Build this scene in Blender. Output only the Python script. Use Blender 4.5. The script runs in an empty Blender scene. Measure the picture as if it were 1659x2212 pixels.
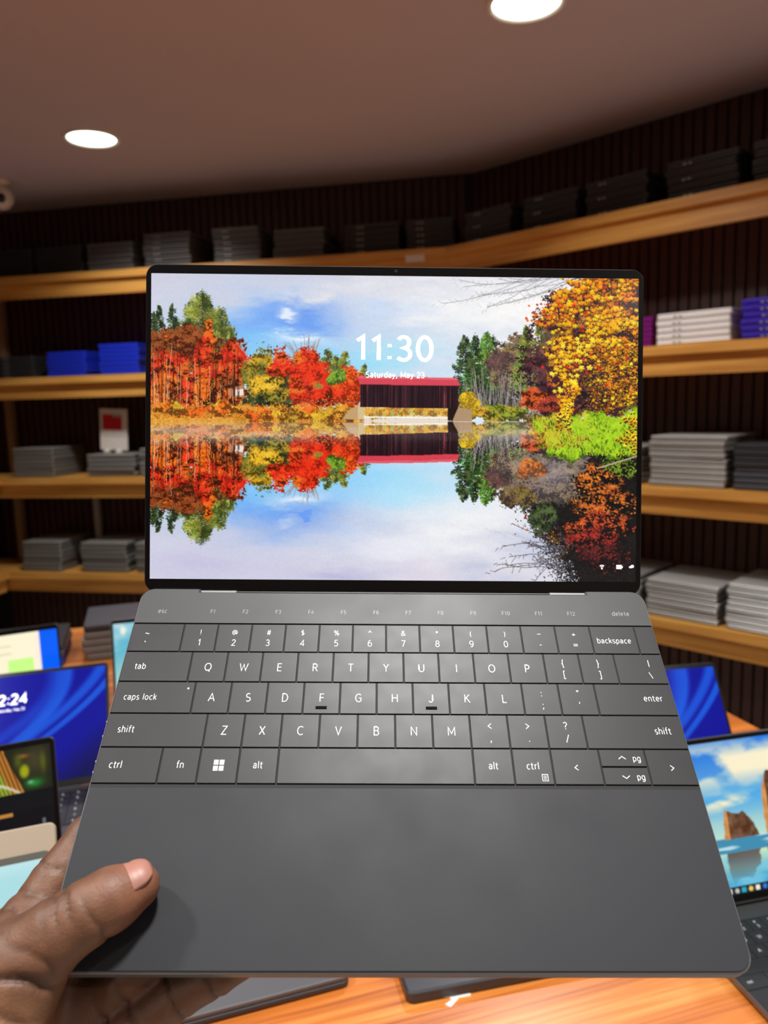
import bpy, bmesh, math, random
import numpy as np
from mathutils import Matrix, Vector

rnd = random.Random(7)
scene = bpy.context.scene
COL = scene.collection

# ------------------------------------------------------------------ camera, world, exposure
CAM_Z = 1.36
CAM_M = np.array([[0.99960329, -0.02816488, 0.0],
                  [-0.00397577, -0.14110450, 0.98998672],
                  [-0.02788286, -0.98959399, -0.14116050]])      # columns: right, down, forward
cam_data = bpy.data.cameras.new('camera')
cam = bpy.data.objects.new('camera', cam_data)
COL.objects.link(cam)
cam_data.sensor_fit = 'VERTICAL'
cam_data.sensor_height = 36.0
cam_data.lens = 1655.0 / 2212.0 * 36.0
cam_data.clip_start = 0.01
cam_data.dof.use_dof = True
cam_data.dof.focus_distance = 0.415
cam_data.dof.aperture_fstop = 10.0
_m = Matrix.Identity(4)
for i in range(3):
    _m[i][0] = CAM_M[i][0]; _m[i][1] = -CAM_M[i][1]; _m[i][2] = -CAM_M[i][2]
_m[2][3] = CAM_Z
cam.matrix_world = _m
scene.camera = cam

world = bpy.data.worlds.new('world'); scene.world = world
world.use_nodes = True
world.node_tree.nodes['Background'].inputs[0].default_value = (0.9, 0.85, 0.8, 1)
world.node_tree.nodes['Background'].inputs[1].default_value = 0.02

scene.view_settings.view_transform = 'Standard'
scene.view_settings.look = 'None'
scene.view_settings.gamma = 1.0
scene.view_settings.use_curve_mapping = False
scene.view_settings.exposure = 0.0
scene.cycles.max_bounces = 7
scene.cycles.diffuse_bounces = 5
scene.cycles.glossy_bounces = 3
scene.cycles.caustics_reflective = False
scene.cycles.caustics_refractive = False

LAMP_POWER = 13.0
CEIL_Z = CAM_Z + 1.009
# ceiling lamps: two in view, the others further along the same rows (x, y)
LAMPS = [(-1.052, 3.034), (0.403, 2.134), (1.85, 1.23), (0.10, 0.28), (-1.0, 0.36), (1.55, -0.62), (-1.2, -1.2), (1.05, -1.89)]

# ------------------------------------------------------------------ helpers
def lin(c):
    c = np.asarray(c, float) / 255.0
    return np.where(c <= 0.04045, c / 12.92, ((c + 0.055) / 1.055) ** 2.4)

def rgba(c):
    l = lin(c); return (float(l[0]), float(l[1]), float(l[2]), 1.0)

MATS = {}
def mat(name, col, rough=0.5, metal=0.0, spec=0.5, noise=0.0, nscale=30.0, rnoise=0.0, bump=0.0, emit=None, estr=0.0, coat=0.0):
    if name in MATS: return MATS[name]
    m = bpy.data.materials.new(name); m.use_nodes = True
    nt = m.node_tree; b = nt.nodes['Principled BSDF']
    b.inputs['Base Color'].default_value = rgba(col)
    b.inputs['Roughness'].default_value = rough
    b.inputs['Metallic'].default_value = metal
    b.inputs['Specular IOR Level'].default_value = spec
    b.inputs['Coat Weight'].default_value = coat
    if emit is not None:
        b.inputs['Emission Color'].default_value = rgba(emit); b.inputs['Emission Strength'].default_value = estr
        m.cycles.emission_sampling = 'NONE'
    if noise or rnoise or bump:
        tc = nt.nodes.new('ShaderNodeTexCoord'); nz = nt.nodes.new('ShaderNodeTexNoise')
        nz.inputs['Scale'].default_value = nscale; nz.inputs['Detail'].default_value = 6
        nt.links.new(tc.outputs['Object'], nz.inputs['Vector'])
        if noise:
            mx = nt.nodes.new('ShaderNodeMix'); mx.data_type = 'RGBA'
            l = lin(col)
            mx.inputs[6].default_value = (*[float(v) * (1 - noise) for v in l], 1)
            mx.inputs[7].default_value = (*[float(min(1, v * (1 + noise))) for v in l], 1)
            nt.links.new(nz.outputs['Fac'], mx.inputs[0]); nt.links.new(mx.outputs[2], b.inputs['Base Color'])
        if rnoise:
            mr = nt.nodes.new('ShaderNodeMapRange')
            mr.inputs[1].default_value = 0.3; mr.inputs[2].default_value = 0.7
            mr.inputs[3].default_value = rough - rnoise; mr.inputs[4].default_value = rough + rnoise
            nt.links.new(nz.outputs['Fac'], mr.inputs[0]); nt.links.new(mr.outputs[0], b.inputs['Roughness'])
        if bump:
            bp = nt.nodes.new('ShaderNodeBump'); bp.inputs['Strength'].default_value = bump; bp.inputs['Distance'].default_value = 0.001
            nt.links.new(nz.outputs['Fac'], bp.inputs['Height']); nt.links.new(bp.outputs[0], b.inputs['Normal'])
    MATS[name] = m
    return m

def wood(name, dark, mid, light, rough=0.45, sx=2.0, sy=30.0, coat=0.0):
    m = bpy.data.materials.new(name); m.use_nodes = True
    nt = m.node_tree; b = nt.nodes['Principled BSDF']
    tc = nt.nodes.new('ShaderNodeTexCoord'); mp = nt.nodes.new('ShaderNodeMapping')
    mp.inputs['Scale'].default_value = (sx, sy, sy)
    nt.links.new(tc.outputs['Object'], mp.inputs['Vector'])
    n1 = nt.nodes.new('ShaderNodeTexNoise'); n1.inputs['Scale'].default_value = 1.0; n1.inputs['Detail'].default_value = 7; n1.inputs['Distortion'].default_value = 0.6
    nt.links.new(mp.outputs[0], n1.inputs['Vector'])
    mp2 = nt.nodes.new('ShaderNodeMapping'); mp2.inputs['Scale'].default_value = (sx * 3, sy * 8, sy * 8)
    nt.links.new(tc.outputs['Object'], mp2.inputs['Vector'])
    n2 = nt.nodes.new('ShaderNodeTexNoise'); n2.inputs['Scale'].default_value = 1.0; n2.inputs['Detail'].default_value = 3
    nt.links.new(mp2.outputs[0], n2.inputs['Vector'])
    r = nt.nodes.new('ShaderNodeValToRGB')
    r.color_ramp.elements[0].position = 0.28; r.color_ramp.elements[0].color = rgba(dark)
    r.color_ramp.elements[1].position = 0.72; r.color_ramp.elements[1].color = rgba(light)
    e = r.color_ramp.elements.new(0.5); e.color = rgba(mid)
    ad = nt.nodes.new('ShaderNodeMath'); ad.operation = 'MULTIPLY_ADD'
    nt.links.new(n2.outputs['Fac'], ad.inputs[0]); ad.inputs[1].default_value = 0.45
    sb = nt.nodes.new('ShaderNodeMath'); sb.operation = 'SUBTRACT'; sb.inputs[1].default_value = 0.225
    nt.links.new(n1.outputs['Fac'], sb.inputs[0]); nt.links.new(sb.outputs[0], ad.inputs[2])
    nt.links.new(ad.outputs[0], r.inputs['Fac']); nt.links.new(r.outputs[0], b.inputs['Base Color'])
    b.inputs['Roughness'].default_value = rough; b.inputs['Coat Weight'].default_value = coat; b.inputs['Coat Roughness'].default_value = 0.2
    bp = nt.nodes.new('ShaderNodeBump'); bp.inputs['Strength'].default_value = 0.12; bp.inputs['Distance'].default_value = 0.001
    nt.links.new(ad.outputs[0], bp.inputs['Height']); nt.links.new(bp.outputs[0], b.inputs['Normal'])
    MATS[name] = m
    return m

def mesh(name, verts, faces, smooth=False):
    me = bpy.data.meshes.new(name)
    me.from_pydata([tuple(map(float, v)) for v in verts], [], faces)
    bm = bmesh.new(); bm.from_mesh(me); bmesh.ops.recalc_face_normals(bm, faces=bm.faces); bm.to_mesh(me); bm.free()
    if smooth: me.shade_smooth()
    return me

def link(name, data, m=None, parent=None, loc=None, M=None):
    o = bpy.data.objects.new(name, data); COL.objects.link(o)
    if m is not None and data is not None and len(data.materials) == 0: data.materials.append(m)
    if parent is not None: o.parent = parent
    if M is not None: o.matrix_basis = M
    elif loc is not None: o.location = loc
    return o

def tag(o, label, cat, group=None):
    o['label'] = label; o['category'] = cat
    if group: o['group'] = group
    return o

def struct(o):
    o['kind'] = 'structure'; return o

def empty(name, M):
    o = bpy.data.objects.new(name, None); COL.objects.link(o); o.matrix_world = M; o.empty_display_size = 0.05
    return o

def join(parts):
    V, F = [], []
    for v, f in parts:
        n = len(V); V += [tuple(p) for p in v]; F += [tuple(i + n for i in q) for q in f]
    return V, F

def box(x0, x1, y0, y1, z0, z1):
    v = [(x, y, z) for z in (z0, z1) for x, y in ((x0, y0), (x1, y0), (x1, y1), (x0, y1))]
    return v, [(3, 2, 1, 0), (4, 5, 6, 7), (0, 1, 5, 4), (1, 2, 6, 5), (2, 3, 7, 6), (3, 0, 4, 7)]

def loft(loops, cap0=True, cap1=True):
    n = len(loops[0]); v = [p for l in loops for p in l]; f = []
    for k in range(len(loops) - 1):
        for i in range(n):
            j = (i + 1) % n
            f.append((k * n + i, k * n + j, (k + 1) * n + j, (k + 1) * n + i))
    if cap0: f.append(tuple(range(n - 1, -1, -1)))
    if cap1: f.append(tuple((len(loops) - 1) * n + i for i in range(n)))
    return v, f

def rr(x0, x1, y0, y1, r, z, n=5):
    p = []
    r = max(r, 1e-5)
    for cx, cy, a in ((x1 - r, y1 - r, 0), (x0 + r, y1 - r, 90), (x0 + r, y0 + r, 180), (x1 - r, y0 + r, 270)):
        for k in range(n + 1):
            t = math.radians(a + 90.0 * k / n); p.append((cx + r * math.cos(t), cy + r * math.sin(t), z))
    return p

def slab(x0, x1, y0, y1, z0, z1, r, ch, n=5):
    """rounded rectangle plate with chamfered rims"""
    i = lambda d, z: rr(x0 + d, x1 - d, y0 + d, y1 - d, max(r - d, 1e-4), z, n)
    return loft([i(ch, z0), i(0, z0 + ch), i(0, z1 - ch), i(ch, z1)])

def cbox(x0, x1, y0, y1, z0, z1, ch):
    l = lambda d, z: [(x0 + d, y0 + d, z), (x1 - d, y0 + d, z), (x1 - d, y1 - d, z), (x0 + d, y1 - d, z)]
    return loft([l(ch, z0), l(0, z0 + ch), l(0, z1 - ch), l(ch, z1)])

def lathe(prof, n=40):
    return loft([[(r * math.cos(2 * math.pi * k / n), r * math.sin(2 * math.pi * k / n), z) for k in range(n)] for r, z in prof], prof[0][0] > 1e-6, prof[-1][0] > 1e-6)

def scaled(vf, s):
    return [(x * s, y * s, z * s) for x, y, z in vf[0]], vf[1]

def frame2d(t, n, s, d, z):
    """wall-frame matrix: local x along the wall, local y away from the room, z up"""
    M = Matrix.Identity(4)
    M[0][0], M[1][0] = t; M[0][1], M[1][1] = n
    M[0][3] = s * t[0] + d * n[0]; M[1][3] = s * t[1] + d * n[1]; M[2][3] = z
    return M

# ------------------------------------------------------------------ lettering: a plain stroke alphabet turned into meshes
def A(cx, cy, rx, ry, a0, a1, n=12):
    return [(cx + rx * math.cos(math.radians(a0 + (a1 - a0) * k / n)), cy + ry * math.sin(math.radians(a0 + (a1 - a0) * k / n))) for k in range(n + 1)]
GLY = {
    'A': (.72, [[(.02, 0), (.36, 1), (.70, 0)], [(.14, .34), (.58, .34)]]), 'B': (.62, [[(.36, .53), (.08, .53), (.08, 1), (.34, 1)] + A(.34, .765, .2, .235, 90, -90), [(.34, .53)] + A(.36, .265, .22, .265, 90, -90) + [(.08, 0), (.08, .53)]]),
    'C': (.68, [A(.42, .5, .36, .5, 52, 308, 20)]), 'D': (.72, [[(.08, 0), (.08, 1), (.28, 1)] + A(.28, .5, .38, .5, 90, -90, 16) + [(.08, 0)]]), 'E': (.56, [[(.52, 1), (.08, 1), (.08, 0), (.52, 0)], [(.08, .53), (.48, .53)]]),
    'F': (.54, [[(.50, 1), (.08, 1), (.08, 0)], [(.08, .52), (.46, .52)]]), 'G': (.74, [A(.42, .5, .36, .5, 50, 310, 20) + [(.68, .16), (.68, .48), (.44, .48)]]), 'H': (.74, [[(.08, 0), (.08, 1)], [(.66, 0), (.66, 1)], [(.08, .53), (.66, .53)]]),
    'I': (.2, [[(.1, 0), (.1, 1)]]), 'J': (.5, [[(.42, 1), (.42, .26)] + A(.20, .26, .22, .26, 0, -160)]), 'K': (.64, [[(.08, 0), (.08, 1)], [(.58, 1), (.1, .46)], [(.22, .58), (.62, 0)]]), 'L': (.52, [[(.08, 1), (.08, 0), (.50, 0)]]),
    'M': (.88, [[(.08, 0), (.08, 1), (.44, .2), (.80, 1), (.80, 0)]]), 'N': (.76, [[(.08, 0), (.08, 1), (.68, 0), (.68, 1)]]), 'O': (.82, [A(.41, .5, .36, .5, 90, 450, 28)]), 'P': (.6, [[(.08, 0), (.08, 1), (.32, 1)] + A(.32, .73, .22, .27, 90, -90) + [(.08, .46)]]),
    'Q': (.82, [A(.41, .5, .36, .5, 90, 450, 28), [(.44, .14), (.66, -.16)]]), 'R': (.62, [[(.08, 0), (.08, 1), (.32, 1)] + A(.32, .74, .22, .26, 90, -90) + [(.08, .48)], [(.32, .48), (.58, 0)]]), 'S': (.58, [A(.29, .75, .23, .25, 50, 270, 14)[:-1] + A(.29, .255, .24, .255, 90, -140, 14)]),
    'T': (.6, [[(.02, 1), (.58, 1)], [(.30, 1), (.30, 0)]]), 'U': (.74, [[(.08, 1), (.08, .32)] + A(.37, .32, .29, .32, 180, 360, 14) + [(.66, 1)]]), 'V': (.68, [[(.02, 1), (.34, 0), (.66, 1)]]), 'W': (1.0, [[(.02, 1), (.27, 0), (.5, .9), (.73, 0), (.98, 1)]]),
    'X': (.64, [[(.03, 0), (.60, 1)], [(.04, 1), (.61, 0)]]), 'Y': (.62, [[(.02, 1), (.31, .48), (.60, 1)], [(.31, .48), (.31, 0)]]), 'Z': (.62, [[(.05, 1), (.57, 1), (.05, 0), (.58, 0)]]),
    '0': (.62, [A(.31, .5, .25, .5, 90, 450, 26)]), '1': (.42, [[(.05, .82), (.27, 1), (.27, 0)]]), '2': (.58, [A(.28, .73, .22, .27, 165, -25, 12) + [(.05, 0), (.54, 0)]]), '3': (.58, [A(.26, .76, .21, .24, 150, -90, 14)[:-1] + A(.26, .26, .25, .26, 90, -145, 14)]),
    '4': (.62, [[(.46, 0), (.46, 1), (.04, .27), (.60, .27)]]), '5': (.58, [[(.50, 1), (.13, 1), (.09, .56)] + A(.26, .31, .26, .31, 115, -140, 16)]), '6': (.6, [[(.46, .97)] + A(.32, .34, .26, .66, 95, 180, 8), A(.31, .31, .25, .31, 180, -180, 24)]), '7': (.56, [[(.03, 1), (.52, 1), (.20, 0)]]),
    '8': (.6, [A(.30, .76, .21, .24, 90, 450, 20), A(.30, .265, .25, .265, 90, 450, 20)]), '9': (.6, [[(.15, .03)] + A(.30, .66, .26, .66, 275, 360, 8), A(.31, .69, .25, .31, 0, 360, 24)]),
    'a': (.52, [A(.24, .49, .19, .22, 155, 0, 10) + [(.43, 0)], A(.22, .2, .17, .2, 60, 360, 14)[:-1] + [(.43, .30), (.43, .42), (.24, .42)]]), 'b': (.58, [[(.08, 0), (.08, 1.05)], A(.30, .35, .22, .36, 150, -150, 18)]), 'c': (.5, [A(.30, .35, .23, .36, 55, 305, 16)]),
    'd': (.58, [[(.50, 0), (.50, 1.05)], A(.28, .35, .22, .36, 30, 330, 18)]), 'e': (.56, [[(.06, .38), (.50, .38)] + A(.28, .36, .22, .35, 5, 310, 18)]), 'f': (.34, [A(.31, .83, .16, .22, 80, 180, 6) + [(.15, 0)], [(.02, .69), (.31, .69)]]), 'g': (.58, [[(.50, .70), (.50, 0)] + A(.27, -.02, .23, .27, 0, -145, 10), A(.28, .35, .22, .36, 30, 330, 18)]),
    'h': (.56, [[(.08, 0), (.08, 1.05)], [(.08, .42)] + A(.28, .46, .20, .25, 170, 0, 9) + [(.48, 0)]]), 'i': (.18, [[(.09, 0), (.09, .70)], [(.09, .92), (.09, 1.02)]]), 'k': (.5, [[(.08, 0), (.08, 1.05)], [(.46, .70), (.10, .32)], [(.2, .42), (.48, 0)]]), 'l': (.18, [[(.09, 0), (.09, 1.05)]]),
    'm': (.84, [[(.08, 0), (.08, .7)], A(.26, .46, .18, .25, 180, 0, 9) + [(.44, 0)], A(.61, .46, .17, .25, 180, 0, 9) + [(.78, 0)]]), 'n': (.56, [[(.08, 0), (.08, .7)], [(.08, .42)] + A(.28, .46, .20, .25, 170, 0, 9) + [(.48, 0)]]), 'o': (.58, [A(.29, .35, .23, .36, 90, 450, 22)]),
    'p': (.58, [[(.08, -.28), (.08, .70)], A(.30, .35, .22, .36, 150, -150, 18)]), 'r': (.36, [[(.08, 0), (.08, .7)], [(.08, .40)] + A(.32, .42, .24, .28, 175, 85, 6)]), 's': (.44, [A(.22, .525, .16, .185, 45, 270, 10)[:-1] + A(.22, .17, .17, .18, 90, -140, 10)]), 't': (.36, [[(.15, .92), (.15, .18)] + A(.30, .17, .15, .18, 180, 280, 6), [(.02, .69), (.33, .69)]]),
    'u': (.56, [[(.08, .70), (.08, .26)] + A(.28, .25, .20, .26, 180, 350, 9), [(.48, .70), (.48, 0)]]), 'y': (.5, [[(.02, .70), (.25, .02)], [(.48, .70), (.20, -.14), (.05, -.26)]]),
    '~': (.6, [A(.16, .46, .13, .09, 180, 20, 6) + A(.44, .50, .14, .10, 200, 360, 6)]), '`': (.3, [[(.06, .95), (.22, .72)]]), '!': (.18, [[(.09, .28), (.09, 1)], [(.09, 0), (.09, .1)]]), '@': (.95, [A(.47, .45, .42, .46, -55, 270, 26), A(.46, .45, .17, .2, 0, 360, 16), [(.63, .66), (.64, .32)] + A(.76, .4, .12, .16, 220, 340, 5)]),
    '#': (.7, [[(.18, 0), (.30, 1)], [(.44, 0), (.56, 1)], [(.06, .66), (.66, .66)], [(.04, .33), (.64, .33)]]), '$': (.56, [A(.28, .70, .21, .2, 50, 270, 12)[:-1] + A(.28, .29, .22, .21, 90, -140, 12), [(.28, -.1), (.28, 1.08)]]), '%': (.86, [[(.2, 0), (.66, 1)], A(.18, .76, .14, .22, 0, 360, 14), A(.68, .24, .14, .22, 0, 360, 14)]),
    '^': (.6, [[(.06, .62), (.30, 1), (.54, .62)]]), '&': (.76, [[(.72, 0), (.22, .62)] + A(.34, .80, .15, .19, 230, -45, 10) + A(.27, .26, .22, .26, 100, 300, 10) + [(.66, .46)]]), '*': (.44, [[(.22, .56), (.22, 1)], [(.04, .68), (.40, .9)], [(.40, .68), (.04, .9)]]), '(': (.28, [A(.34, .42, .26, .66, 125, 235, 8)]), ')': (.28, [A(-.06, .42, .26, .66, 55, -55, 8)]),
    '-': (.36, [[(.04, .38), (.32, .38)]]), '_': (.62, [[(.02, .5), (.60, .5)]]), '+': (.66, [[(.04, .42), (.62, .42)], [(.33, .14), (.33, .70)]]), '=': (.66, [[(.04, .54), (.62, .54)], [(.04, .28), (.62, .28)]]), '{': (.34, [[(.30, 1.05), (.20, 1.02), (.17, .9), (.17, .55), (.04, .42), (.17, .30), (.17, -.06), (.20, -.18), (.30, -.22)]]), '}': (.34, [[(.04, 1.05), (.14, 1.02), (.17, .9), (.17, .55), (.30, .42), (.17, .30), (.17, -.06), (.14, -.18), (.04, -.22)]]),
    '[': (.32, [[(.28, 1.03), (.08, 1.03), (.08, -.2), (.28, -.2)]]), ']': (.32, [[(.04, 1.03), (.24, 1.03), (.24, -.2), (.04, -.2)]]), '\\': (.5, [[(.05, 1), (.45, -.05)]]), ':': (.2, [[(.1, .04), (.1, .16)], [(.1, .56), (.1, .68)]]), ';': (.2, [[(.1, .12), (.1, .02), (.04, -.14)], [(.1, .56), (.1, .68)]]), '"': (.34, [[(.08, 1), (.08, .74)], [(.25, 1), (.25, .74)]]),
    "'": (.18, [[(.09, 1), (.09, .74)]]), '<': (.56, [[(.50, .76), (.08, .40), (.50, .04)]]), '>': (.56, [[(.06, .76), (.48, .40), (.06, .04)]]), ',': (.2, [[(.11, .12), (.10, -.02), (.03, -.18)]]), '.': (.18, [[(.09, 0), (.09, .11)]]), '?': (.5, [A(.24, .76, .20, .23, 160, -50, 10) + [(.23, .42), (.23, .26)], [(.23, 0), (.23, .1)]]), '/': (.5, [[(.05, -.08), (.45, 1)]]), ' ': (.3, []),
}
def stroke(pts, w):
    P = np.array(pts, float); n = len(P)
    D = P[1:] - P[:-1]; D /= np.maximum(np.linalg.norm(D, axis=1), 1e-9)[:, None]; N = np.stack([-D[:, 1], D[:, 0]], 1)
    closed = np.allclose(P[0], P[-1]) and n > 4
    M = np.zeros((n, 2)); M[1:-1] = N[:-1] + N[1:]; M[0] = N[0]; M[-1] = N[-1]
    if closed: M[0] = M[-1] = N[0] + N[-1]
    for i in range(n):
        l = np.linalg.norm(M[i]); M[i] /= max(l, 1e-6)
        r = N[min(i, n - 2)]; M[i] /= max(M[i] @ r, 0.5)
    v = []
    for i in range(n): v += [tuple(P[i] + M[i] * w / 2) + (0.0,), tuple(P[i] - M[i] * w / 2) + (0.0,)]
    return v, [(2 * i, 2 * i + 1, 2 * i + 3, 2 * i + 2) for i in range(n - 1)]
_TXT = {}
def text_mesh(s, w=0.095, gap=0.13):
    """vertices and faces of a line of text, cap height 1"""
    k = (s, w, gap)
    if k not in _TXT:
        x = 0.0; parts = []
        for ch in s:
            adv, st = GLY[ch]
            for q in st:
                parts.append(stroke([(a + x, b) for a, b in q], w))
            x += adv + gap
        V, F = join(parts); _TXT[k] = (np.array(V), F)
    return _TXT[k]

def text_vf(s, h, cx, cy, z=0.0, w=0.095, width=None, gap=0.13):
    """text centred at cx with cap height 0.72 h (or fitted to a width), baseline at cy"""
    V, F = text_mesh(s, w, gap); k = h * 0.72
    lo, hi = V[:, 0].min(), V[:, 0].max(); kx = width / (hi - lo) if width else k
    return [((p[0] - (lo + hi) / 2) * kx + cx, p[1] * k + cy, z) for p in V], F

# ------------------------------------------------------------------ painted screen pictures (numpy rasters -> colour attribute)
class Canvas:
    def __init__(s, w, h, seed):
        s.w, s.h = w, h; s.im = np.zeros((h, w, 3)); s.r = np.random.default_rng(seed)
        s.Y, s.X = np.mgrid[0:h, 0:w].astype(float)
    def fbm(s, sx, sy, octv=4, gain=0.5):
        out = np.zeros((s.h, s.w)); a = 1.0; tot = 0
        for o in range(octv):
            gx, gy = max(2, int(s.w / sx)) + 2, max(2, int(s.h / sy)) + 2
            g = s.r.random((gy + 1, gx + 1))
            x = s.X / s.w * (gx - 1); y = s.Y / s.h * (gy - 1)
            xi, yi = x.astype(int), y.astype(int); fx, fy = x - xi, y - yi
            fx, fy = fx * fx * (3 - 2 * fx), fy * fy * (3 - 2 * fy)
            v = (g[yi, xi] * (1 - fx) + g[yi, xi + 1] * fx) * (1 - fy) + (g[yi + 1, xi] * (1 - fx) + g[yi + 1, xi + 1] * fx) * fy
            out += a * v; tot += a; a *= gain; sx, sy = sx / 2, sy / 2
        return out / tot
    def mix(s, mask, col):
        col = np.asarray(col, float)
        s.im = s.im * (1 - mask[..., None]) + col * mask[..., None]
    def blob(s, cx, cy, rx, ry, col, a=1.0, p=1.0):
        d = ((s.X - cx) / rx) ** 2 + ((s.Y - cy) / ry) ** 2
        s.mix(a * np.exp(-d ** p), col)
    def splat(s, x, y, col, r=1.0, wide=1.0):
        x = np.asarray(x); y = np.asarray(y); R = int(math.ceil(r * max(1, wide)))
        for dy in range(-R, R + 1):
            for dx in range(-R, R + 1):
                if (dx / wide) ** 2 + dy ** 2 > r * r + 0.3: continue
                xi = (x + dx).astype(int); yi = (y + dy).astype(int)
                k = (xi >= 0) & (xi < s.w) & (yi >= 0) & (yi < s.h)
                s.im[yi[k], xi[k]] = col[k]
    def poly(s, pts, col):
        inside = np.zeros((s.h, s.w), bool)
        n = len(pts)
        for i in range(n):
            (x0, y0), (x1, y1) = pts[i], pts[(i + 1) % n]
            if y0 == y1: continue
            c = ((y0 > s.Y) != (y1 > s.Y)) & (s.X < (x1 - x0) * (s.Y - y0) / (y1 - y0) + x0)
            inside ^= c
        s.im[inside] = col
        return inside
    def line(s, pts, col, r=0.4):
        for (x0, y0), (x1, y1) in zip(pts[:-1], pts[1:]):
            n = int(max(abs(x1 - x0), abs(y1 - y0)) * 1.5) + 2
            t = np.linspace(0, 1, n)
            s.splat(x0 + (x1 - x0) * t, y0 + (y1 - y0) * t, np.tile(np.asarray(col, float), (n, 1)), r)
    def leaf(s, x, y, R0, ang, col):
        n = int(R0) + 2; xi, yi = int(x), int(y)
        x0, x1, y0, y1 = max(0, xi - n), min(s.w, xi + n + 1), max(0, yi - n), min(s.h, yi + n + 1)
        if x0 >= x1 or y0 >= y1: return
        dx = s.X[y0:y1, x0:x1] - x; dy = (s.Y[y0:y1, x0:x1] - y) * 1.15
        th = np.arctan2(dy, dx) - ang; r = np.hypot(dx, dy)
        k = r < R0 * (0.42 + 0.58 * np.abs(np.cos(2.5 * th)) ** 0.8)
        shade = 1.0 + 0.16 * (-dy / R0)
        s.im[y0:y1, x0:x1][k] = np.clip(col[None] * shade[k][:, None], 0, 255)
    def dabs(s, x, y, pal, r, jit=14, wide=1.0):
        n = len(x); pal = np.asarray(pal, float)
        c = pal[s.r.integers(0, len(pal), n)] + s.r.normal(0, jit, (n, 1)) + s.r.normal(0, jit * 0.4, (n, 3))
        s.splat(x, y, np.clip(c, 0, 255), r, wide)
    def crown(s, cx, cy, rx, ry, pal, n, r=1.2, dark=(60, 25, 12)):
        a = s.r.random(n) * 2 * np.pi; q = np.sqrt(s.r.random(n)) * (1 + 0.10 * np.sin(5 * a + cx) + 0.07 * np.sin(11 * a + cy))
        x = cx + rx * q * np.cos(a); y = cy + ry * q * np.sin(a)
        k = s.r.random(n)
        # dark gaps first, then leaf dabs
        m = k < 0.35
        s.dabs(x[m], y[m], [dark], r + 0.6, 10)
        s.dabs(x[~m], y[~m], pal, r, 20)
        # a few bright tips on the sunny side
        m2 = (k > 0.8) & (x < cx + rx * 0.3) & (y < cy + ry * 0.2)
        s.dabs(x[m2], y[m2], [np.minimum(255, np.asarray(pal[0]) * 1.15 + 8)], r * 0.8, 10)
    def conifer(s, cx, yt, yb, hw, pal, n, r=0.8):
        t = s.r.random(n) ** 0.75
        tier = 0.62 + 0.38 * (1 - (t * 7 % 1.0))
        w = hw * t * tier
        u = s.r.random(n) * 2 - 1
        x = cx + w * u; y = yt + (yb - yt) * t + np.abs(u) * w * 0.22
        o = np.argsort(y + s.r.normal(0, 6, n))
        s.dabs(x[o], y[o], pal, r, 16, 1.6)

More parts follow.
